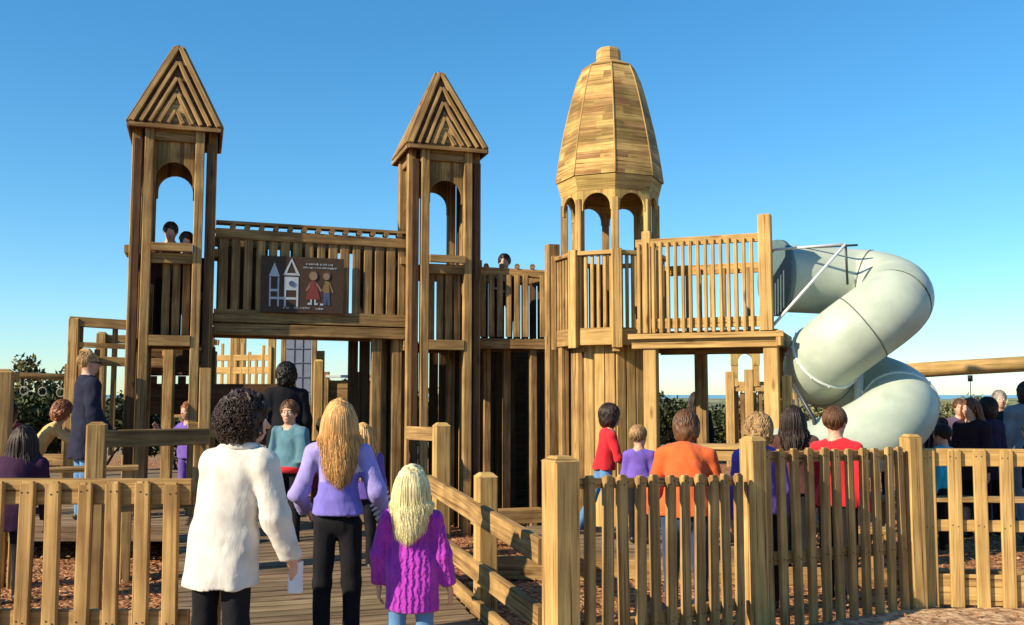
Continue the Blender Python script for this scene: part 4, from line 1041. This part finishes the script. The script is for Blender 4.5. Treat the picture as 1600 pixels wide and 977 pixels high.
    for S0, E, Wr, dd, s in J:     # hands: palm, four unequal bent fingers and a thumb off the side
        ax = dd; nrm = unit(np.cross(ax, np.cross([-s, .35, 0], ax))); spn = unit(np.cross(nrm, ax))
        if spn[1] < 0: spn = -spn          # finger spread axis, index finger side forward
        k = hl/.18
        def hand(P, Wr=Wr, ax=ax, nrm=nrm, spn=spn, k=k):
            c0 = Wr+ax*.015*k
            d = cone(P, Wr-ax*.02*k, Wr+ax*.03*k, .024*f, .022*k)
            d = smin(d, cone(P, c0+ax*.02*k, c0+ax*.066*k, .032*k, .038*k, spn, .42), .015*k)
            for i, (off, L_) in enumerate(((.029, .072), (.010, .080), (-.009, .075), (-.027, .058))):
                b0 = c0+ax*.078*k+spn*off*k; b1 = b0+unit(ax+nrm*.22)*L_*.45*k; b2 = b1+unit(ax+nrm*.75)*L_*.32*k; b3 = b2+unit(ax*.7+nrm)*L_*.23*k
                df = np.minimum(np.minimum(cone(P, b0-ax*.02*k, b1, .0092*k, .0085*k), cone(P, b1, b2, .0085*k, .0078*k)), cone(P, b2, b3, .0078*k, .0065*k)); d = smin(d, df, .004*k)
            t0 = c0+ax*.02*k+spn*.03*k; t1 = t0+unit(ax*.8+spn*.8+nrm*.3)*.038*k; t2 = t1+unit(ax+spn*.2+nrm*.45)*.03*k
            d = smin(d, np.minimum(cone(P, t0, t1, .013*k, .0105*k), cone(P, t1, t2, .0105*k, .008*k)), .008*k)
            return d
        c = Wr+ax*.08*k; v, fc = nets(hand, c-.13*k, c+.13*k, .0032 if fine else .006); parts.append((v, fc, 0))
    smoothmesh('body', parts, [SKIN, EYEW, EYED, LIP], t)
    # upper garment
    e = .016*f*bulk; hz = hem*H+dz
    def topf(P):
        hm = np.array([0, 0, hz])
        d = cone(P, SP(shz-.09*f), SP(hipz+.12*f), .135*f*g+e, .122*f*g+e, (1, 0, 0), .70)
        lowp = SP(hipz+.12*f) if hz < SP(hipz+.12*f)[2] else SP(hipz+.16*f)
        d = smin(d, cone(P, lowp, (0, 0, min(hz-.02, lowp[2]-.03)), .132*f*g+e, (.152*f*g+e)*hemw, (1, 0, 0), .80), .05*f)
        d = smin(d, np.minimum(cone(P, nk-np.array([0, .01, .035*f]), J[0][0], .042*f+e*.5, .046*f+e*.6), cone(P, nk-np.array([0, .01, .035*f]), J[1][0], .042*f+e*.5, .046*f+e*.6)), .07*f)
        for h0, k, a, s in G: d = smin(d, cone(P, h0+np.array([0, 0, .06*f]), k, .088*f*g+.012*f, .080*f*g+.012*f), .06*f)
        d = np.maximum(d, hz-P[..., 2])
        d = np.maximum(d, -(cone(P, nk-np.array([0, 0, .05*f]), nk+np.array([0, .03, .12]), .058*s_*g**.3, .085*s_)))
        for S0, E, Wr, dd, s in J:
            W2 = E+(Wr-E)*sleeve if sleeve <= 1 else Wr
            a_ = cone(P, S0, E, .050*f+e*.6*sl_r, .044*f+e*.8*sl_r)
            if sleeve > .05: 
                lw = cone(P, E, W2, .044*f+e*.8*sl_r, .036*f+e*sl_r*.7); lw = np.maximum(lw, (P-vec(W2))@vec(dd)-.012)
                a_ = smin(a_, lw, .03*f)
            d = smin(d, a_, .035*f)
        return d+folds(P, fold, 11/f**.5, int(abs(loc[0]*77)))+folds(P, fold*.35, 34, 5)
    v, fc = nets(topf, lo, hi, res*(.62 if fine else .85)); smoothmesh('upper_garment', [(v, fc, 0)], [cloth(top, knit)], t)
    if hem > .3:
        def tr(P):
            d = cone(P, SP(hipz+.14*f), SP(hipz-.01), .118*f*g, .138*f*g, (1, 0, 0), .74)
            for h0, k, a, s in G:
                l = smin(cone(P, h0, k, .088*f*g, .066*f), cone(P, k, a+np.array([0, 0, -.01]), .066*f, .054*f), .03*f); d = smin(d, l, .022*f)
            d = np.maximum(d, P[..., 2]-(hipz+dz+.17*f))
            return d+folds(P, .004, 20, 3)
        v, fc = nets(tr, lo, (hi[0], hi[1], hipz+dz+.2), res*(.8 if fine else 1)); smoothmesh('trousers', [(v, fc, 0)], [cloth(legc)], t)
    for h0, k, a, s in G:
        def sh(P, a=a, s=s):
            d = cone(P, a+np.array([0, -.03*f, -.012*f]), a+np.array([s*.012, .13*f, -.02*f]), .042*f, .035*f); return np.maximum(smin(d, cone(P, a, a+np.array([0, 0, .05*f]), .045*f, .045*f), .02), a[2]-.042*H-P[..., 2])
        v, fc = nets(sh, a-.24*f, a+.26*f, .014); smoothmesh('shoe', [(v, fc, 0)], [shoe or SHOE], t)
    # hair
    th = dict(short=.014, crop=.009, curly=(.040 if fine else .034), long=.018, bob=.024, cap=.012)[hair]; amp = .008 if hair != 'curly' else .014
    L_ = hairlen or long
    def hairf(P):
        q = hp(P); d = ell(q, (0, -.016, .026), (.074+th, .090+th, .088+th))
        if hair in ('curly', 'bob'): d = smin(d, ell(q, (0, -.03, -.03), (.078+th, .075+th, .085+th)), .03)
        if hair == 'long': d = smin(d, ell(q, (0, -.045, -.03), (.080, .070, .11)), .03)
        if hair in ('short', 'crop', 'cap'): d = np.maximum(d, -.055-q[..., 2]+.25*q[..., 1]); d = -smin(-d, ell(q, (0, .0, -.11), (.2, .075, .075)), .02)
        face = ell(q, (0, .115, -.045), (.062 if hair != 'short' else .07, .085, .095)) if not (hair == 'curly' and fine) else ell(q, (0, .125, -.045), (.085, .115, .105)); d = -smin(-d, face, .015)
        n = folds(q, amp, 55, 2)+(folds(q, amp*.8, 120, 6) if hair == 'curly' else 0)
        return (d+n)*s_
    v, fc = nets(hairf, hc-.2*s_, hc+.2*s_, .006 if fine else .009)
    hm_ = hairmat(haircol); ho = smoothmesh('hair', [(v, fc, 0)], [hm_], t)
    rs = random.Random(int(abs(loc[0])*1000)+3)
    if hair == 'curly' and fine:
        mb = MB()
        for k in range(1500):
            a = rs.uniform(-math.pi*.83, math.pi*.83)-math.pi/2; el = rs.uniform(-.75, 1.5)
            dr = Vector((math.cos(a)*math.cos(el), math.sin(a)*math.cos(el), math.sin(el)))
            if dr.y > .22 and dr.z < .42: continue
            c = Vector((dr.x*.122, -.024+dr.y*.132, .006+dr.z*.130)); tx = dr.orthogonal().normalized(); ty = dr.cross(tx); ph = rs.uniform(0, 6.28); rr_ = rs.uniform(.010, .019)
            P_ = [c+dr*(.004+.010*math.sin(i*.55))+tx*math.cos(ph+i*.62)*rr_+ty*math.sin(ph+i*.62)*rr_+Vector((0, 0, -.0025*i)) for i in range(9)]
            mb.tube([Vector(h2w(p)) for p in P_], [.0027*s_]*8+[.0008], 3)
        mb.build('curls', hm_, ho)
    if hair == 'long':
        mb = MB(); N = 2600 if fine else 260
        for k in range(N):
            a = rs.uniform(-1.95, 1.95); wv = rs.uniform(0, 6.28); ln = L_*rs.uniform(.72, 1.05)*(1-.12*abs(a)); sp_ = rs.uniform(.9, 1.12)
            x0 = math.sin(a*.5)*.03; P_ = [(x0, -.03-.03*math.cos(a)+rs.uniform(-.03, .05), .118)]
            P_ += [(math.sin(a)*.074, -.02-math.cos(a)*.088, .085), (math.sin(a)*.102*sp_, -.02-math.cos(a)*.112*sp_, .0), (math.sin(a)*.112*sp_, -.035-math.cos(a)*.100*sp_, -.09)]
            bk = (.165+.03*rs.random())*g/s_*f*.9
            for j in range(1, 6):
                fr = j/5; P_.append((math.sin(a)*(.118+.016*math.sin(fr*7+wv))*sp_*(1.08-.38*fr)+.007*math.sin(fr*(5+4*sp_)+wv), -max(.035+math.cos(a)*.095, 0)-fr*.0-(bk-.13)*min(1, fr*2)-.006*math.cos(fr*8+wv), -.09-(ln-.12)*fr/s_))
            P_ = [Vector(h2w(p)) for p in P_]
            Q = []
            for i in range(len(P_)-1):
                p0, p1, p2, p3 = P_[max(i-1, 0)], P_[i], P_[i+1], P_[min(i+2, len(P_)-1)]
                for u in (0, .5): Q.append(.5*((2*p1)+(p2-p0)*u+(2*p0-5*p1+4*p2-p3)*u*u+(3*p1-p0-3*p2+p3)*u**3))
            Q.append(P_[-1]); r0 = (.0017 if fine else .006)*s_
            mb.tube(Q, [r0*.6]+[r0]*(len(Q)-4)+[r0*.8, r0*.5, r0*.15], 4)
        mb.build('hair_locks', hm_, ho)
    if hair in ('bob', 'short', 'crop') or (hair == 'curly' and not fine):
        mb = MB(); N = 520 if fine or res < .014 else 150; lo_ = {'bob': -.085, 'short': -.035, 'crop': -.02, 'curly': -.05}[hair]
        for k in range(N):
            a = rs.uniform(-2.5, 2.5); up0 = rs.uniform(.35, 1.5); end = up0-rs.uniform(.5, 1.1); P_ = []; tw = rs.uniform(-.35, .35); cw = rs.uniform(0, 6)
            if abs(a) > 1.75 and up0 < 1.0: continue
            for i in range(6):
                el = up0+(end-up0)*i/5; aa = a+tw*i/5+(.12*math.sin(i*2.2+cw) if hair == 'curly' else 0); rr_ = 1+.012*math.sin(i*1.7+cw)+.02
                z_ = .024+math.sin(el)*(.092+th)*rr_
                if z_ < lo_: z_ = lo_+rs.uniform(0, .01)
                P_.append(Vector(h2w((math.sin(aa)*math.cos(el)*(.077+th)*rr_, -.016-math.cos(aa)*math.cos(el)*(.093+th)*rr_, z_))))
            mb.tube(P_, [.002*s_, .0045*s_, .005*s_, .0042*s_, .003*s_, .001], 4)
        mb.build('hair_locks', hm_, ho)
    if hair == 'cap': pass
    t['_hz'] = 0; del t['_hz']
    return t, J, h2w, SP
# colours
WHITE = (.60, .575, .53); LAV = (.33, .28, .66); PURP = (.36, .035, .40); RED = (.55, .02, .03); ORG = (.70, .12, .03); TEAL = (.09, .20, .26); DARK = (.012, .012, .016); NAVY = (.02, .022, .045)
JEAN = (.10, .22, .42); VIO = (.15, .09, .42); YEL = (.62, .40, .15); TURQ = (.03, .38, .52); GRY = (.22, .23, .25); BRN = (.09, .035, .03); MAG = (.50, .03, .14); GRN = (.02, .035, .03)
H_DK = (.028, .014, .010); H_BR = (.11, .05, .022); H_GOLD = (.62, .34, .12); H_BL = (.85, .66, .36); H_GR = (.20, .17, .15); H_RED = (.20, .07, .03); H_LB = (.35, .21, .09)

w1, J, h2w, SPf = person('woman with short dark curly hair in an oversized white coat seen from behind', (-1.53, 5.15, .05), R(-24), 1.625, .245, WHITE, DARK, 'curly', H_DK,
    arms=(((.20, .10, -1), (.10, .42, -1)), ((-.12, .10, -1), (.15, .35, -1))), headyaw=R(-42), lean=(.085, .03), hem=.385, bulk=2.2, sl_r=1.3, hemw=1.14, fold=.0075, fine=True, girth=1.06, sleeve=.98)
one('collar', cloth(WHITE), w1, 'tube', [Vector(SPf(1.34))+Vector((.078*math.cos(a), .0+.072*math.sin(a), .006+.014*math.cos(a+1.6))) for a in [k*math.pi/10 for k in range(21)]], .027, 8, cap=False)
hx = J[0][2]+J[0][3]*.09
one('printed_bag', plain('printed_paper', (.7, .7, .74), .6), w1, 'box', (hx[0]-.01, hx[1]+.02, hx[2]-.03), .07, .05, .16, .3)
w2, J, h2w, SPf = person('teenage girl with long golden wavy hair in a lavender sweatshirt and black trousers', (-1.10, 6.15, .09), R(6), 1.56, .23, LAV, DARK, 'long', H_GOLD,
    arms=(((.34, -.10, -1), (.26, .55, -.75)), ((-.34, -.05, -1), (.15, .85, -.55))), headyaw=R(8), hem=.535, bulk=1.25, sl_r=1.2, hemw=1.0, fold=.010, fine=True, long=.46, sleeve=.92, girth=.94)
ug = [c for c in w2.children if c.name.startswith('upper_garment')][0]; ug.data.materials.append(cloth((.20, .17, .60))); ug.data.materials.append(cloth((.62, .60, .74)))
for pg in ug.data.polygons:
    c_ = pg.center
    if abs(c_.x) < .17 and c_.z < 1.09+.25*c_.x: pg.material_index = 1
    if c_.y < 0 and .03 < c_.x < .15 and 1.09+.25*c_.x < c_.z < 1.09+.25*c_.x+.10-abs(c_.x-.09)*1.6: pg.material_index = 2
# white star shape on her back and white lettering-like stripes on the sleeve
WS = cloth((.72, .70, .78))
m = MB()
S0, E, Wr, dd, s = J[0]
for k in range(4):
    c = E+(Wr-E)*(.22+.17*k); m.tube([Vector(c)+Vector((.052*math.cos(a), .052*math.sin(a)*.8, .045*math.cos(a)+.0))*(1) for a in [i*math.pi/8 for i in range(17)]], .008, 5, cap=False)
m.build('sleeve_stripes', WS, w2)
w3, J, h2w, SPf = person('small girl with long pale blonde hair in a magenta purple knitted jumper and jeans', (-.56, 5.45, .07), R(-3), 1.22, .205, PURP, JEAN, 'long', H_BL,
    arms=(((.26, .04, -1), (.14, .16, -1)), ((-.26, .04, -1), (-.04, .22, -1))), headyaw=R(-6), hem=.345, bulk=1.7, sl_r=1.0, hemw=1.05, fold=.008, fine=True, long=.36, knit=1, sleeve=.9, girth=1.04)
w4, J, h2w, SPf = person('smiling boy in a blue grey T-shirt facing the camera, red top at his waist', (-2.14, 9.3, .27), R(-205), 1.36, .215, TEAL, DARK, 'short', H_BR,
    arms=(((.22, .05, -1), (.05, .3, -1)), ((-.22, .05, -1), (-.05, .3, -1))), headyaw=R(22), hem=.50, bulk=1.8, sl_r=1.6, sleeve=.25, fold=.01, fine=True)
m = MB(); m.tube([(.135*math.cos(a), .115*math.sin(a), .72) for a in [k*math.pi/10 for k in range(21)]], .032, 8, cap=False); m.tube([(.05, .13, .72), (.08, .15, .62), (.06, .14, .5)], [.05, .06, .03], 8); m.build('tied_red_top', cloth(RED), w4)
person('person in a black coat with a black hood, back turned under the bridge', (-2.50, 10.65, .36), R(15), 1.66, .23, DARK, DARK, 'curly', (.008, .007, .007), hem=.38, bulk=1.7, sl_r=1.2, hemw=1.05, girth=1.0, res=.018)
person('golden haired child half hidden behind the girl in lavender', (-1.28, 8.3, .2), R(10), 1.24, .21, VIO, DARK, 'long', H_GOLD, hem=.48, bulk=1.4)
wm, J, h2w, SPf = person('man in a long dark navy coat and sunglasses looking right beside the left tower', (-4.52, 10.25, .36), R(-52), 1.78, .24, NAVY, JEAN, 'crop', H_LB, headyaw=R(-10),
    arms=(((.18, .05, -1), (.1, .5, -.8)), ((-.18, .05, -1), (-.05, .4, -.9))), hem=.36, bulk=1.8, sl_r=1.5, hemw=1.05, fold=.010, res=.015, girth=1.05)
m = MB(); m.tube([Vector(h2w(q)) for q in ((-.078, .0, .012), (-.07, .06, .01), (-.035, .104, .004), (0, .108, .010), (.035, .104, .004), (.07, .06, .01), (.078, .0, .012))], [.004, .006, .016, .006, .016, .006, .004], 8); m.build('sunglasses', SHOE, wm)
person('child in a pale yellow top bending forward with arms out at the far left', (-5.42, 10.9, .36), R(-65), 1.34, .21, YEL, BRN, 'curly', H_RED, lean=(0, .24), headpitch=R(-25),
    arms=(((.1, .8, -.6), (0, 1, -.25)), ((-.1, .8, -.6), (0, 1, -.25))), hem=.50, bulk=1.5, fold=.009, legs=(((.1, .5, -.8), (0, -.5, -.8)), ((-.1, .5, -.8), (0, -.5, -.8))))
person('person in a dark purple coat with long dark hair crouching at the bottom left corner', (-4.15, 8.0, .0), R(15), 1.42, .23, (.05, .02, .05), DARK, 'long', H_DK, hem=.4, bulk=2.4, girth=1.25, lean=(.05, .15), long=.5)
person('child in a crimson jacket with a white collar behind the left edge post', (-5.55, 10.6, .36), R(-40), 1.18, .21, MAG, DARK, 'bob', H_DK, hem=.5, bulk=1.6)
person('girl with red brown hair in violet seen through the left tower', (-3.80, 11.35, .36), R(150), 1.25, .21, VIO, VIO, 'long', H_RED, hem=.46, bulk=1.4, long=.34,
    arms=(((.3, .5, -.6), (0, .6, .6)), ((-.3, .1, -1), (0, .4, -1))))
person('child with dark hair standing in the shade left of the tower opening', (-3.35, 12.3, .36), R(170), 1.2, .21, BRN, DARK, 'short', H_DK, hem=.48)
# children up in the left tower, leaning on the rail
tA = Vector((-4.17, 10.56, 0))
for k, (u, v, h, lb) in enumerate(((.34, .36, 1.36, 'dark haired child looking out of the left tower window, taller of the two'), (.52, .26, 1.24, 'dark haired child with chin on the rail of the left tower'))):
    q = tA+U*u+V*v; person(lb, (q.x, q.y, 2.315), R(200), h, .21, BRN if k == 0 else NAVY, DARK, 'short', H_DK, hem=.5, bulk=1.1, headpitch=R(-12), res=.018,
        arms=(((.12, .7, -.7), (-.3, .6, .2)), ((-.12, .7, -.7), (.3, .6, .2))) if False else None)
person('child whose dark head shows over the walkway rail right of the middle tower', (-.10, 12.50, 2.36), R(180), 1.17, .21, NAVY, DARK, 'short', H_DK, hem=.5, res=.02)
# right of the turret foot
person('child in a bright red jumper and jeans standing side on by the turret wall', (.90, 9.5, .31), R(-78), 1.28, .215, RED, JEAN, 'bob', H_DK, lean=(0, .05),
    arms=(((.12, .25, -1), (0, .9, -.35)), ((-.12, .3, -1), (0, .9, -.3))), legs=(((.04, 0, -1), (0, 0, -1)), ((-.04, -.35, -1), (0, -.5, -.9))), hem=.50, bulk=1.6, fold=.009, res=.013)
person('small sandy haired child in violet between the red and orange jumpers', (1.20, 9.15, .31), R(-15), 1.09, .20, VIO, DARK, 'short', H_LB, hem=.48, bulk=1.4, headyaw=R(-25), res=.013)
person('brown haired person in a wide orange jumper behind the slatted gate', (1.28, 7.2, .02), R(-8), 1.53, .225, ORG, (.03, .05, .12), 'bob', H_BR, hem=.50, bulk=1.8, sl_r=1.3, fold=.009, girth=1.16, res=.013,
    arms=(((.26, .15, -1), (.0, .6, -.8)), ((-.26, .15, -1), (-.1, .5, -.9))), lean=(.02, .16), headpitch=R(-10))
person('person with curly light brown hair just behind the second gate post', (1.95, 7.65, .02), R(10), 1.50, .225, VIO, DARK, 'curly', H_LB, hem=.48, bulk=1.6, res=.014)
person('child with long dark brown hair in maroon beside the platform leg', (2.62, 9.0, .02), R(-20), 1.56, .23, BRN, DARK, 'long', H_DK, hem=.48, bulk=1.6)
person('child with reddish brown hair and a bright red top behind the narrow-slat fence', (2.66, 7.95, .02), R(-40), 1.56, .235, RED, DARK, 'short', H_BR, hem=.48, bulk=1.2, headyaw=R(0), res=.013)
person('person in near black standing far back under the high platform', (2.95, 15.5, .0), R(0), 1.72, .23, DARK, DARK, 'long', H_DK, hem=.4, bulk=2)
# crowd right of the slide
person('child in a turquoise jacket next to the foot of the slide', (4.72, 10.6, .02), R(40), 1.34, .21, TURQ, DARK, 'short', H_DK, hem=.48, bulk=1.6)
person('woman with long reddish hair and pale face right of the slide', (5.42, 11.4, .02), R(120), 1.62, .23, (.03, .015, .02), DARK, 'long', H_RED, hem=.4, bulk=2)
person('dark haired person in a dark plum coat, third from the slide', (5.72, 11.6, .02), R(25), 1.62, .23, (.03, .02, .05), DARK, 'bob', H_DK, hem=.4, bulk=2)
person('grey haired man in dark green facing the camera', (6.42, 12.7, .02), R(170), 1.72, .235, GRN, GRY, 'crop', H_GR, hem=.46, bulk=2.2,
    arms=(((.25, .1, -1), (-.35, .6, -.4)), ((-.25, .1, -1), (.35, .6, -.4))))
person('person in pale grey with dark red brown hair at the right edge', (6.42, 12.0, .02), R(-30), 1.80, .24, GRY, GRY, 'curly', (.07, .03, .03), hem=.44, bulk=2)
person('brown haired person at the back between the plum coat and the green jacket', (6.45, 13.9, .02), R(160), 1.60, .23, (.10, .07, .12), DARK, 'short', H_BR, hem=.44)
person('person in a dark jacket at the back of the crowd right of the slide', (5.85, 13.4, .02), R(200), 1.62, .23, DARK, DARK, 'short', H_DK, hem=.44)

person('person in a black jacket at the far back of the crowd near the slide', (5.35, 13.6, .02), R(170), 1.66, .23, DARK, DARK, 'bob', H_DK, hem=.44)
person('brown haired person in dusty rose at the back of the crowd', (6.1, 14.4, .02), R(150), 1.68, .23, (.16, .08, .08), DARK, 'short', H_BR, hem=.44)
person('person in a dark blue jacket standing left of the grey haired man', (5.98, 12.4, .02), R(30), 1.55, .23, (.03, .05, .12), DARK, 'bob', H_DK, hem=.44, bulk=2)
person('child with fair hair in dark clothes at the right edge behind the fence', (5.95, 11.1, .02), R(60), 1.35, .21, DARK, DARK, 'short', H_LB, hem=.44, bulk=1.6)
person('child in a dark red top in the shade behind the yellow top', (-6.35, 12.2, .36), R(30), 1.22, .21, (.22, .03, .04), DARK, 'bob', H_DK, hem=.48)
person('adult in a black jacket in the shade at the far left by the bushes', (-7.3, 13.4, .36), R(-30), 1.3, .22, DARK, DARK, 'bob', H_DK, hem=.44)
person('small child in dark red right behind the smiling boy', (-1.95, 10.0, .3), R(20), 1.15, .2, (.25, .02, .03), (.12, .02, .02), 'short', H_DK, hem=.48)
